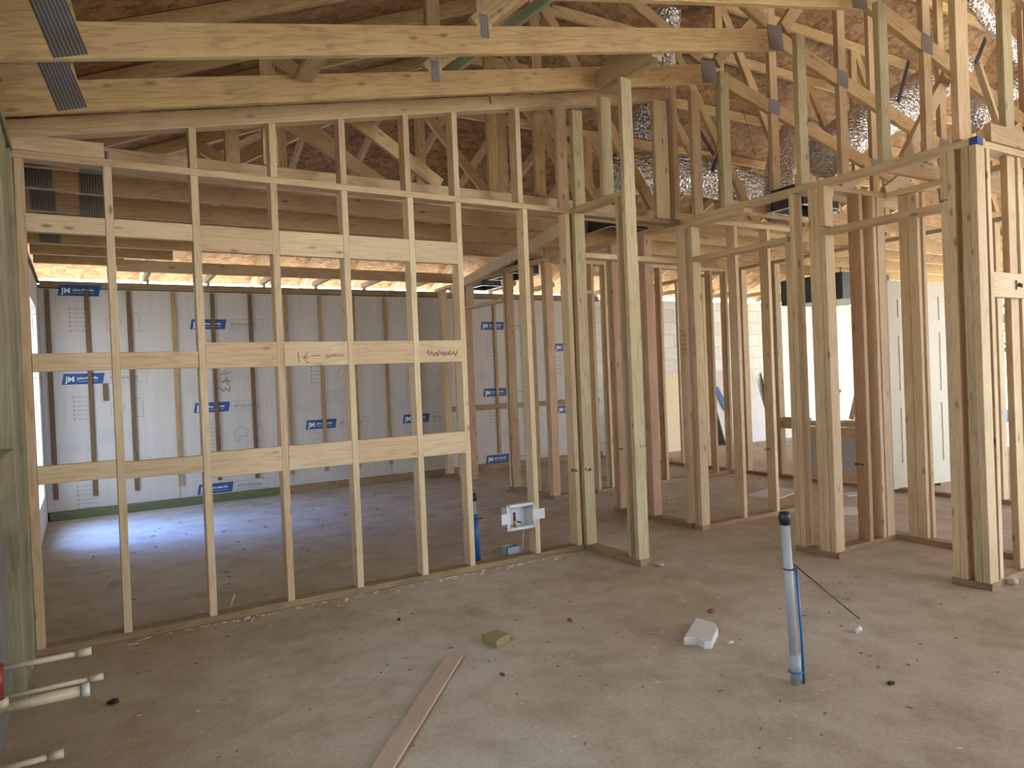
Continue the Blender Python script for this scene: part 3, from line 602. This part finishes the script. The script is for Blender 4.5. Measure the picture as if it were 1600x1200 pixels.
def stampmark(par, o, au, sc=1.0, rows=2, seed=1, rad=0.0018):
    rn = random.Random(seed); st = []
    for q_ in range(rows):
        for k in range(3):
            u0, v0 = 0.022*k, -0.035*q_
            st.append([(u0+rn.uniform(0, .016), v0+rn.uniform(0, .024)) for _ in range(4)])
    m_ = scrawl('grade_stamp', par, o, sc, au, (0, 0, 1), st, rad); m_['label'] = 'small dark ink marks'
stampmark(Wc, at(966, 704, y=4.9945), (1, 0, 0), 1, 1, 1, 0.0035)
stampmark(Wc, at(1062, 520, y=4.149), (1, 0, 0), 1, 6, 2); stampmark(Wr, at(1083, 518, y=4.0195), (1, 0, 0), 1, 6, 3)
stampmark(W1, at(893, 737, x=2.979), (0, -1, 0), 1, 1, 4, 0.004); stampmark(W2, at(914, 737, y=4.1095), (1, 0, 0), 1, 1, 5, 0.003)
stampmark(wb, at(1336, 728, x=4.568), (0, -1, 0), 1, 1, 6, 0.005); stampmark(wq, at(866, 560, y=6.03), (1, 0, 0), 1.2, 5, 7)
stampmark(W2, at(1000, 700, y=3.555), (1, 0, 0), 1, 1, 9); stampmark(wa, at(1195, 704, x=4.934), (0, -1, 0), 1, 1, 8, 0.004)
hs = thing('hip_stub', (0.1, 7.62, 2.44), 'shortest corner ceiling joist just in front of the back wall at the left', 'joist')
lum('joist', hs, (-0.33, 7.62, 2.50), (0.38, 7.62, 2.50), (0, 0, 1), 0.115, ST, TRUSS)

# ------------------------------------------------------------------ ducts in the attic
def spline(pts, n=10):
    out = []; P = [Vector(p) for p in pts]; P = [2*P[0]-P[1]]+P+[2*P[-1]-P[-2]]
    for i in range(1, len(P)-2):
        for k in range(n):
            t = k/n; a, b, c, d = P[i-1], P[i], P[i+1], P[i+2]
            out.append(0.5*((2*b)+(c-a)*t+(2*a-5*b+4*c-d)*t*t+(3*b-a-3*c+d)*t**3))
    out.append(P[-2]); return out
def duct(pts, r, label):
    path = spline(pts, 12); rr = [r*(1+random.uniform(-0.05, 0.05)+0.035*(i % 2)) for i in range(len(path))]
    return tube('flexible_duct', path, lambda i: rr[i], FOIL, None, 24, label=label, cat='duct')
duct([at(965, 270, y=5.25), at(1040, 272, y=5.2), at(1120, 280, y=5.2), at(1195, 312, y=5.15)], 0.195, 'fat silver foil duct lying across the attic at centre')
duct([at(1040, 12, y=4.15), at(1032, 90, y=4.3), at(1022, 160, y=4.55), at(1008, 215, y=4.7)], 0.12, 'silver foil duct hanging down from the roof peak')
duct([at(1215, 330, y=4.2), at(1225, 230, y=4.6), at(1262, 205, y=5.0), at(1300, 270, y=5.2)], 0.13, 'silver foil duct bent over like a hook behind the tall studs')
duct([at(1285, 245, y=4.15), at(1345, 200, y=4.15), at(1410, 165, y=4.12), at(1465, 125, y=4.1), at(1490, 105, y=4.1)], 0.20, 'bulging silver foil duct at upper right')
duct([at(1515, 190, y=3.5), at(1560, 150, y=3.5), at(1600, 125, y=3.5)], 0.12, 'wide silver foil duct behind the upper right posts')
duct([at(1515, -10, y=3.0), at(1560, 50, y=3.1), at(1620, 120, y=3.2)], 0.06, 'thin shiny duct in the top right corner')
for (a, b, yy, lab) in (((840, 195), (838, 265), 5.6, 'black hanging strap between the upper studs of the long wall'), ((1130, 220), (1112, 268), 4.9, 'black strap holding the fat foil duct, right one'), ((1092, 203), (1116, 243), 4.7, 'black strap slanting down to the fat foil duct'),
                        ((1420, 95), (1403, 160), 3.6, 'black strap crossing the bulging foil duct'), ((1160, 170), (1180, 245), 4.4, 'thin black cord slanting behind the tall studs'), ((1540, 60), (1524, 100), 3.0, 'black strap at the top right corner')):
    o = lum('duct_strap', None, at(*a, y=yy), at(*b, y=yy), (1, 0, 0), 0.045 if 'thin' not in lab else 0.006, 0.004, BLACK); tag(o, lab, 'strap')
def boot(cx, cy, z, w_, d_, lab):
    t = thing('supply_boot', (cx, cy, z), lab, 'duct fitting')
    bm = bmesh.new(); h = 0.16
    for a, b in (((-w_, -d_, 0), (-w_+0.01, d_, h)), ((w_-0.01, -d_, 0), (w_, d_, h)), ((-w_, -d_, 0), (w_, -d_+0.01, h)), ((-w_, d_-0.01, 0), (w_, d_, h))): add_box(bm, a, b)
    link('sheet_metal_box', bm_mesh(bm, 'sheet_metal_box', DARKM), t)
    bm = bmesh.new(); add_box(bm, (-w_, -d_, h), (w_, d_, h+0.01)); link('inner_lid', bm_mesh(bm, 'inner_lid', BLACK), t)
    bm = bmesh.new()
    for a, b in (((-w_-0.03, -d_-0.03, -0.003), (w_+0.03, -d_, 0)), ((-w_-0.03, d_, -0.003), (w_+0.03, d_+0.03, 0)), ((-w_-0.03, -d_, -0.003), (-w_, d_, 0)), ((w_, -d_, -0.003), (w_+0.03, d_, 0))): add_box(bm, a, b)
    link('flange', bm_mesh(bm, 'flange', FOIL), t)
boot(4.45, 7.25, 2.44, 0.16, 0.28, 'dark ceiling duct outlet near the back of the hall')
boot(4.58, 8.25, 2.44, 0.14, 0.22, 'small dark ceiling duct outlet close to the back wall')
boot(3.95, 4.75, 2.45, 0.20, 0.17, 'black square ceiling duct outlet over the centre doorway')
boot(4.9, 3.60, 2.46, 0.22, 0.14, 'pale ceiling duct outlet behind the first right-hand doorway')

# ------------------------------------------------------------------ left wall lining near the camera
WEATH = wood('weathered_lumber', (0.30, 0.29, 0.19, 1), (0.20, 0.18, 0.10, 1), 0.4, 0.4)
LW = thing('window_framing', (-0.29, 3.2, 0), 'greenish rough lumber framing on the left wall beside the window', 'window framing')
lum('jamb', LW, (-0.293, 4.06, 0), (-0.293, 4.06, 2.40), (0, 1, 0), 0.16, 0.10, WEATH); lum('jamb', LW, (-0.298, 3.86, 0), (-0.298, 3.86, 2.44), (0, 1, 0), 0.18, 0.085, WEATH)
lum('jamb', LW, (-0.29, 3.62, 0), (-0.29, 3.62, 2.40), (0, 1, 0), 0.14, 0.08, WEATH)
lum('sill', LW, (-0.29, 2.4, 0.98), (-0.29, 3.55, 0.98), (0, 0, 1), 0.14, 0.08, WEATH)
box('sheathing', (-0.345, 2.2, 0.0), (-0.30, 3.6, 0.95), simple('greenish_sheathing', (0.20, 0.20, 0.17, 1), 0.8, 0, 0.3, 4), LW)
lum('top_plate', LW, (-0.29, 1.0, 2.44), (-0.29, 4.1, 2.44), (1, 0, 0), 0.1, 0.04, WEATH)
# pipes poking out of it
def stub(label, z, x1, r, wht=False):
    t = thing('pipe_stub', (-0.28, 2.9, z), label, 'pipe')
    tube('pipe', [(-0.30, 2.9, z), (x1-0.03, 2.9, z)], r, PVCW, t); tube('cap', [(x1-0.045, 2.9, z), (x1, 2.9, z)], r*1.45, PVCW, t)
stub('capped cream water pipe sticking out low from the left wall, the upper one', 0.365, -0.01, 0.0095)
stub('thin capped cream pipe lying over the thick one at the left wall', 0.268, 0.022, 0.008)
t = thing('pipe_stub', (-0.28, 2.87, 0.24), 'thick cream drain pipe stub at the left wall', 'pipe'); tube('pipe', [(-0.30, 2.87, 0.245), (-0.04, 2.87, 0.245)], 0.018, PVCW, t); tube('cap', [(-0.045, 2.87, 0.245), (-0.02, 2.87, 0.245)], 0.023, WPL, t)
stub('short capped cream pipe at the bottom left corner near the floor', 0.035, -0.105, 0.010)
t = thing('pipe_elbow', (-0.26, 2.85, 0.33), 'dark red fitting on the pipes at the left edge', 'pipe fitting'); tube('body', [(-0.268, 2.80, 0.30), (-0.268, 2.80, 0.41)], 0.016, RED, t); tube('collar', [(-0.262, 2.80, 0.275), (-0.262, 2.80, 0.30)], 0.02, PVCW, t)

# ------------------------------------------------------------------ floor pipes and washer box
t = thing('floor_conduit', (2.37, 1.86, 0), 'grey plastic pipe standing up from the slab with a blue tube strapped to it', 'pipe')
top = Vector((2.345, 1.865, 0.655))
tube('pipe', [(2.37, 1.86, 0), top], 0.018, PVCG, t); tube('coupling', [(2.372, 1.86, 0.02), (2.368, 1.86, 0.12)], 0.022, PVCG, t)
tube('blue_tube', [(2.398, 1.845, 0.0), (2.393, 1.845, 0.2), (2.378, 1.846, 0.46)], 0.005, BLUEP, t, 8)
tube('tape_cap', [top-Vector((0, 0, 0.02)), top+Vector((-0.001, 0, 0.012)), top+Vector((-0.002, 0, 0.03))], lambda i: (0.021, 0.024, 0.019)[i], BLACK, t, 9)
tube('zip_tie', [(2.33+0.021*math.cos(a)+0.0235, 1.86+0.021*math.sin(a), 0.46) for a in [i*math.pi/6 for i in range(13)]], 0.003, BLACK, t, 6)
tube('zip_tie', [(2.37+0.026*math.cos(a), 1.86+0.026*math.sin(a), 0.05) for a in [i*math.pi/6 for i in range(13)]], 0.003, BLUEP, t, 6)
tube('zip_tie_tail', [(2.375, 1.855, 0.475), at(1343, 967, y=1.75)], 0.0028, BLACK, t, 6)
t = thing('floor_conduit', (2.275, 4.345, 0), 'bright blue floor pipe with a black cap behind the long stud wall', 'pipe')
tube('pipe', [(2.275, 4.345, 0), (2.262, 4.345, 0.43)], 0.016, PVCG, t); tube('blue_sleeve', [(2.273, 4.34, 0.0), (2.262, 4.34, 0.33)], 0.024, BLUEP, t)
tube('tape_cap', [(2.262, 4.345, 0.42), (2.261, 4.345, 0.45), (2.26, 4.345, 0.47)], lambda i: (0.024, 0.028, 0.02)[i], BLACK, t, 9)
tube('zip_tie', [(2.21, 4.32, 0.30), (2.31, 4.31, 0.30)], 0.003, BLACK, t, 6)
t = thing('washer_box', (2.53, 4.12, 0.26), 'white open plastic washer outlet box nailed to a stud near the floor', 'outlet box')
bm = bmesh.new(); x0, x1, y0, y1, z0, z1, th = 2.41, 2.615, 4.13, 4.225, 0.235, 0.385, 0.004
for a, b in (((x0, y1-th, z0), (x1, y1, z1)), ((x0, y0, z0), (x0+th, y1, z1)), ((x1-th, y0, z0), (x1, y1, z1)), ((x0, y0, z0), (x1, y1, z0+th)), ((x0, y0, z1-th), (x1, y1, z1)),
             ((x0-0.012, y0-th, z0-0.012), (x0+0.008, y0, z1+0.012)), ((x1-0.008, y0-th, z0-0.012), (x1+0.004, y0, z1+0.012)), ((x0, y0-th, z1-0.006), (x1, y0, z1+0.012)), ((x0, y0-th, z0-0.012), (x1, y0, z0+0.006))):
    add_box(bm, [a[i]-(2.53, 4.12, 0.26)[i] for i in range(3)], [b[i]-(2.53, 4.12, 0.26)[i] for i in range(3)])
link('box_shell', bm_mesh(bm, 'box_shell', WPL), t)
box('nailing_tab', (2.35, 4.118, 0.275), (2.42, 4.122, 0.345), WPL, t); box('nailing_tab', (2.60, 4.128, 0.275), (2.70, 4.132, 0.345), WPL, t)
tube('valve', [(2.48, 4.17, 0.24), (2.48, 4.17, 0.285)], 0.012, BRASS, t); tube('valve', [(2.48, 4.17, 0.285), (2.48, 4.17, 0.335)], 0.009, RED, t); tube('valve_handle', [(2.49, 4.155, 0.275), (2.52, 4.15, 0.265)], 0.006, BLACK, t, 8)
t = thing('drain_box', (2.53, 4.32, 0), 'small dark grey drain box set in the slab behind the long wall', 'drain box')
bm = bmesh.new(); add_box(bm, (-0.06, -0.05, 0), (0.06, -0.045, 0.075)); add_box(bm, (-0.06, 0.045, 0), (0.06, 0.05, 0.075)); add_box(bm, (-0.06, -0.05, 0), (-0.055, 0.05, 0.075)); add_box(bm, (0.055, -0.05, 0), (0.06, 0.05, 0.075)); add_box(bm, (-0.06, -0.05, 0), (0.06, 0.05, 0.004))
link('box_shell', bm_mesh(bm, 'box_shell', PVCG), t); tube('drain_pipe', [(2.59, 4.27, 0), (2.60, 4.25, 0.22)], 0.007, PVCW, t, 8)

# ------------------------------------------------------------------ things on the floor
def flat_thing(name, pts, z0, z1, mat, label, cat, bev=0.003):
    c = Vector((sum(p[0] for p in pts)/len(pts), sum(p[1] for p in pts)/len(pts), z0))
    bm = bmesh.new(); a = [bm.verts.new((p[0]-c.x, p[1]-c.y, 0)) for p in pts]; b = [bm.verts.new((p[0]-c.x, p[1]-c.y, z1-z0)) for p in pts]; n = len(a)
    bm.faces.new(a[::-1]); bm.faces.new(b)
    for i in range(n): bm.faces.new((a[i], a[(i+1) % n], b[(i+1) % n], b[i]))
    if bev: bmesh.ops.bevel(bm, geom=bm.edges[:], offset=bev, segments=1, affect='EDGES')
    return tag(link(name, bm_mesh(bm, name, mat), None, c), label, cat)
q = Vector((0.632, 0.775, 0)).normalized(); w0 = at(599, 1200, z=0.012); w1 = at(711, 1024, z=0.012); d = (w1-w0).normalized()
OFFC = wood('olive_offcut', (0.34, 0.30, 0.15, 1), (0.24, 0.20, 0.09, 1), 0.0)
BRD = wood('reddish_board', (0.46, 0.36, 0.28, 1), (0.42, 0.31, 0.23, 1), 0.02)
tag(lum('loose_board', None, (w0-d*0.35)+Vector((0, 0, 0.0)), w1, (-d.y, d.x, 0), 0.076, 0.012, BRD), 'long thin reddish board lying on the concrete at the bottom centre', 'board')
blk = [at(752, 990, z=0.04), at(776, 982, z=0.04), at(797, 989, z=0.04), at(775, 1001, z=0.04)]
flat_thing('wood_offcut', [(p.x, p.y) for p in blk][::-1], 0.0, 0.038, OFFC, 'small square greenish wood offcut lying on the concrete', 'wood offcut')
fm = [at(1088, 966, z=0.03), at(1118, 975, z=0.03), at(1122, 983, z=0.03), at(1112, 1004, z=0.03), at(1100, 1004, z=0.03), at(1091, 997, z=0.03), at(1068, 998, z=0.03)]
flat_thing('drywall_scrap', [(p.x, p.y) for p in fm][::-1], 0.0, 0.035, PLASTER, 'broken grey-white drywall scrap lying on the floor left of the grey pipe', 'drywall scrap')
def pebble(px, py, s, mat, label, cat='debris', name='scrap', group=None):
    p = at(px, py, z=s*0.3); bm = bmesh.new(); bmesh.ops.create_icosphere(bm, subdivisions=2, radius=s/2)
    k = [random.uniform(0.6, 1.3) for _ in range(3)]; k[2] *= 0.55
    for v in bm.verts: v.co = Vector((v.co.x*k[0], v.co.y*k[1], v.co.z*k[2]))*(1+random.uniform(-0.18, 0.18))
    mn = min(v.co.z for v in bm.verts)
    return tag(link(name, bm_mesh(bm, name, mat), None, (p.x, p.y, -mn)), label, cat, group)
pebble(1583, 908, 0.075, STONE, 'pale rounded stone at the foot of the right-hand corner post', 'stone', 'stone')
pebble(1141, 1003, 0.03, PLASTER, 'tiny white chip beside the broken drywall scrap', 'chip', 'plaster_chip')
pebble(1341, 984, 0.05, PLASTER, 'flat pale chip on the floor below the zip tie tail', 'chip', 'plaster_chip')
pebble(766, 1029, 0.03, PVCG, 'small grey crumpled scrap right of the long board', 'scrap')
pebble(1030, 880, 0.06, STONE, 'flat pale stone by the end of the wing wall', 'stone', 'stone')
pebble(890, 968, 0.03, RUST, 'small dark brown scrap in the middle of the floor', 'scrap')
pebble(623, 968, 0.025, BLACK, 'tiny black scrap near the long stud wall', 'scrap')
pebble(1111, 953, 0.05, RUST, 'rust brown scrap above the broken drywall scrap', 'scrap')
pebble(1392, 1065, 0.035, BLACK, 'small dark scrap right of the foot of the grey pipe', 'scrap')
pebble(177, 1097, 0.035, BLACK, 'dark scrap at the bottom left of the floor', 'scrap')
pebble(785, 1052, 0.03, RUST, 'dark brown sliver right of the long board', 'scrap')
def crumbs(n, name, mat, label, region, smin, smax, seed):
    rnd = random.Random(seed); bm = bmesh.new()
    for _ in range(n):
        x, y = region(rnd); s = rnd.uniform(smin, smax); a = rnd.uniform(0, 3.14); L = s*rnd.uniform(1, 3.0)
        c, s_ = math.cos(a), math.sin(a)
        vs = [bm.verts.new((x+c*u*L/2-s_*v*s/2+rnd.uniform(-.2, .2)*s, y+s_*u*L/2+c*v*s/2, zz)) for u, v in ((-1, -1), (1, -1), (1, 1), (-1, 1)) for zz in (0.0, s*0.35)]
        for f in ((0, 2, 4, 6), (1, 7, 5, 3), (0, 1, 3, 2), (2, 3, 5, 4), (4, 5, 7, 6), (6, 7, 1, 0)): bm.faces.new([vs[i] for i in f])
    return tag(link(name, bm_mesh(bm, name, mat)), label, 'debris', None, 'stuff')
crumbs(260, 'wood_crumbs', simple('pale_crumb', (0.62, 0.52, 0.38, 1), 0.9), 'pale wood crumbs scattered over the concrete floor', lambda r: (r.uniform(0, 4.0), r.uniform(0.9, 4.1)), 0.002, 0.007, 1)
crumbs(150, 'sawdust', simple('sawdust_pale', (0.66, 0.55, 0.40, 1), 0.9), 'pale chips lying along the foot of the stud walls', lambda r: (r.uniform(0.1, 3.0), 4.12-abs(r.gauss(0, 0.03))), 0.004, 0.011, 2)
crumbs(230, 'dirt_crumbs', simple('dark_crumb', (0.16, 0.12, 0.08, 1), 0.9), 'dark dirt crumbs scattered over the concrete floor', lambda r: (r.uniform(-0.1, 4.0), r.uniform(0.8, 4.1)), 0.002, 0.008, 3)
crumbs(200, 'shavings', simple('brown_crumb', (0.25, 0.16, 0.09, 1), 0.9), 'brown scraps scattered on the floor of the rear rooms', lambda r: (r.uniform(0, 7.5), r.uniform(4.4, 8.2)), 0.006, 0.016, 4)
tube('splinter', [(0.06, 5.30, 0.004), (0.13, 5.55, 0.02)], 0.004, PALE, None, 6, label='pale splinter lying on the left room floor', cat='splinter')
tube('splinter', [(0.66, 4.32, 0.0), (0.70, 4.34, 0.085)], 0.004, PALE, None, 6, label='pale splinter leaning by the bottom plate of the long wall', cat='splinter')
for i, (x, y, a, sc_, lab) in enumerate(((5.85, 4.75, 0.2, 0.3, 'flat tan cardboard piece behind the wall with three pale studs'), (5.55, 3.75, 0.8, 0.16, 'white paper scrap on the floor behind the red stud'), (6.3, 4.2, -0.3, 0.13, 'white scrap on the hall floor by the bench'))):
    c, s__ = math.cos(a), math.sin(a)
    flat_thing('paper_scrap', [(x+c*u*sc_-s__*v*sc_*0.6, y+s__*u*sc_+c*v*sc_*0.6) for u, v in ((-1, -1), (1, -0.8), (0.9, 1), (-1, 0.8))], 0.0, 0.006, PLASTER, lab, 'scrap', 0)

# ------------------------------------------------------------------ bench, door slab, garage things
t = thing('work_bench', (6.66, 4.75, 0), 'low wooden bench against the garage-side stud wall, with loose boards on top', 'bench')
box('bench_top', (6.50, 4.14, 0.62), (6.685, 5.0, 0.66), WARM, t, 0.002); lum('apron', t, (6.52, 4.14, 0.57), (6.52, 5.0, 0.57), (0, 0, 1), 0.089, ST, WARM); lum('stretcher', t, (6.54, 4.14, 0.10), (6.54, 5.0, 0.10), (0, 0, 1), 0.089, ST, WARM)
for y in (4.16, 4.98): lum('leg', t, (6.60, y, 0), (6.60, y, 0.62), (1, 0, 0), 0.089, ST, WARM)
box('panel', (6.56, 4.20, 0.15), (6.575, 4.94, 0.53), simple('grey_panel', (0.42, 0.40, 0.36, 1), 0.7), t)
tag(lum('loose_board', None, (6.56, 4.25, 0.672), (6.56, 4.50, 0.672), (1, 0, 0), 0.12, 0.018, PALE), 'short board lying flat on the low bench', 'board')
tag(lum('loose_board', None, (6.60, 4.75, 0.69), (6.64, 4.56, 1.0), (0, 1, 0), 0.07, 0.018, PALE), 'pale board propped slanting on the low bench', 'board')
tag(lum('loose_board', None, (6.62, 4.42, 0.69), (6.64, 4.36, 0.95), (0, 1, 0), 0.05, 0.018, PALE), 'narrow board propped upright on the low bench', 'board')
# six-panel door leaning
dr = thing('door_slab', (7.1, 3.93, 0.03), 'cream six-panel door slab standing upright behind the right-hand studs', 'door')
p0, p1 = Vector((6.62, 4.0, 0)), Vector((7.47, 3.90, 0)); ax = (p1-p0).normalized(); nrm = Vector((ax.y, -ax.x, 0))
bm = bmesh.new(); Wd = (p1-p0).length; Hd = 2.0
def dbox(u0, u1, z0, z1, t0, t1):
    vs = [bm.verts.new((u, t_, z)) for u in (u0, u1) for t_ in (t0, t1) for z in (z0, z1)]
    for q_ in ((0, 1, 3, 2), (4, 6, 7, 5), (0, 4, 5, 1), (2, 3, 7, 6), (0, 2, 6, 4), (1, 5, 7, 3)): bm.faces.new([vs[i] for i in q_])
dbox(0, Wd, 0, Hd, 0.008, 0.035)
us = [0, 0.12, Wd/2-0.05, Wd/2+0.05, Wd-0.12, Wd]; zs = [0, 0.22, 0.80, 0.92, 1.50, 1.62, 1.85, Hd]
for i in range(5):
    for j in range(7):
        if i % 2 == 0 or j % 2 == 0: dbox(us[i], us[i+1], zs[j], zs[j+1], 0, 0.008)
        else: dbox(us[i]+0.025, us[i+1]-0.025, zs[j]+0.025, zs[j+1]-0.025, 0.002, 0.008)
bmesh.ops.remove_doubles(bm, verts=bm.verts[:], dist=1e-5)
o = link('door_leaf', bm_mesh(bm, 'door_leaf', DOORW), dr)
o.matrix_local = Matrix(((ax.x, -nrm.x, 0, p0.x-7.1), (ax.y, -nrm.y, 0, p0.y-3.93), (0, 0, 1, 0), (0, 0, 0, 1)))
bm = bmesh.new(); add_box(bm, (Wd, 0, 0.0), (Wd+0.05, 0.045, Hd-0.02)); o = link('door_edge', bm_mesh(bm, 'door_edge', DOORE), dr); o['label'] = 'white edge strip'
o.matrix_local = Matrix(((ax.x, -nrm.x, 0, p0.x-7.1), (ax.y, -nrm.y, 0, p0.y-3.93), (0, 0, 1, 0), (0, 0, 0, 1)))
for k, xx in enumerate((6.75, 7.35)): tag(lum('support_block', None, (xx, 3.98, 0.0), (xx, 3.98, 0.028), (1, 0, 0), 0.09, 0.10, SILL), ('left' if k == 0 else 'right')+' dark block under the cream door slab', 'block')
# boards leaning on the block wall in the garage
def leaner(x0, x1, h, mat, label, cat, yb=8.2, name='leaning_board'):
    t_ = thing(name, ((x0+x1)/2, yb, 0), label, cat)
    bm = bmesh.new(); vs = [bm.verts.new(c) for c in ((x0, yb, 0), (x1, yb, 0), (x1, 8.58, h), (x0, 8.58, h), (x0, yb+0.02, 0), (x1, yb+0.02, 0), (x1, 8.595, h), (x0, 8.595, h))]
    for v in vs: v.co -= Vector(((x0+x1)/2, yb, 0))
    for f in ((0, 1, 2, 3), (7, 6, 5, 4), (0, 4, 5, 1), (1, 5, 6, 2), (2, 6, 7, 3), (3, 7, 4, 0)): bm.faces.new([vs[i] for i in f])
    link('sheet', bm_mesh(bm, 'sheet', mat), t_); return t_
leaner(7.0, 8.75, 1.22, CREAMB, 'cream insulation sheet leaning against the pale block wall', 'insulation sheet')
l2 = leaner(8.95, 10.1, 1.2, FACER, 'white insulation sheet with a slanted blue logo against the block wall', 'insulation sheet')
bm = flat_poly([(0, 0), (0.12, 0), (0.0, 0.42), (-0.12, 0.42)]); o = link('printed_logo', bm_mesh(bm, 'printed_logo', BLUE), l2, (-0.42, 0.15, 0.55)); o.rotation_euler = (-0.31, 0, 0); o['label'] = 'slanted blue printed logo'
leaner(10.3, 11.7, 1.15, PLASTER, 'white sheet leaning at the right end of the block wall', 'drywall sheet')
# dark air box hung in the garage ceiling
box('air_handler', (8.0, 5.4, 2.05), (9.0, 6.3, 2.38), DARKM, None, 0.01, label='dark metal air box hanging below the garage ceiling', cat='air box')
for k, (xx, yy) in enumerate(((8.05, 5.45), (8.95, 5.45))): tag(tube('hanger_rod', [(xx, yy, 2.38), (xx, yy, 2.445)], 0.006, BLACK, None, 6), ('left' if k == 0 else 'right')+' black hanger rod of the dark metal air box', 'rod')

# ------------------------------------------------------------------ outdoors
def tree(x, y, h, r, label, seed):
    rnd = random.Random(seed); t_ = thing('tree', (x, y, -0.14), label, 'tree')
    tube('trunk', [(x, y, -0.14), (x+0.1, y, h*0.45), (x, y+0.1, h*0.7)], lambda i: (0.18, 0.13, 0.07)[i], BARK, t_, 8)
    bm = bmesh.new()
    for _ in range(1400):
        v = Vector((rnd.gauss(0, 1), rnd.gauss(0, 1), rnd.gauss(0, 1))).normalized()*rnd.uniform(0.45, 1)
        c = Vector((v.x*r, v.y*r, h*0.7+v.z*h*0.38)); s_ = rnd.uniform(0.09, 0.2)
        a, b = Vector((rnd.uniform(-1, 1), rnd.uniform(-1, 1), rnd.uniform(-1, 1))).normalized(), Vector((rnd.uniform(-1, 1), rnd.uniform(-1, 1), rnd.uniform(-1, 1))).normalized()
        vs = [bm.verts.new(c+a*s_), bm.verts.new(c+b*s_*0.6), bm.verts.new(c-a*s_), bm.verts.new(c-b*s_*0.6)]; bm.faces.new(vs)
    link('crown', bm_mesh(bm, 'crown', LEAF), t_)
tree(24, 9.3, 3.4, 2.4, 'green tree outside the garage opening, seen at the right edge', 5)
tree(27, 16.5, 3.8, 2.6, 'farther green tree outside beyond the garage', 6)
tree(-4.5, 11.0, 4.5, 1.8, 'green tree outside the left room window', 8)
box('supply_crate', (17.0, 6.9, -0.14), (19.0, 9.0, 0.12), BLUEP, None, 0.03, label='blue wrapped stack on the sand outside the garage', cat='wrapped stack')
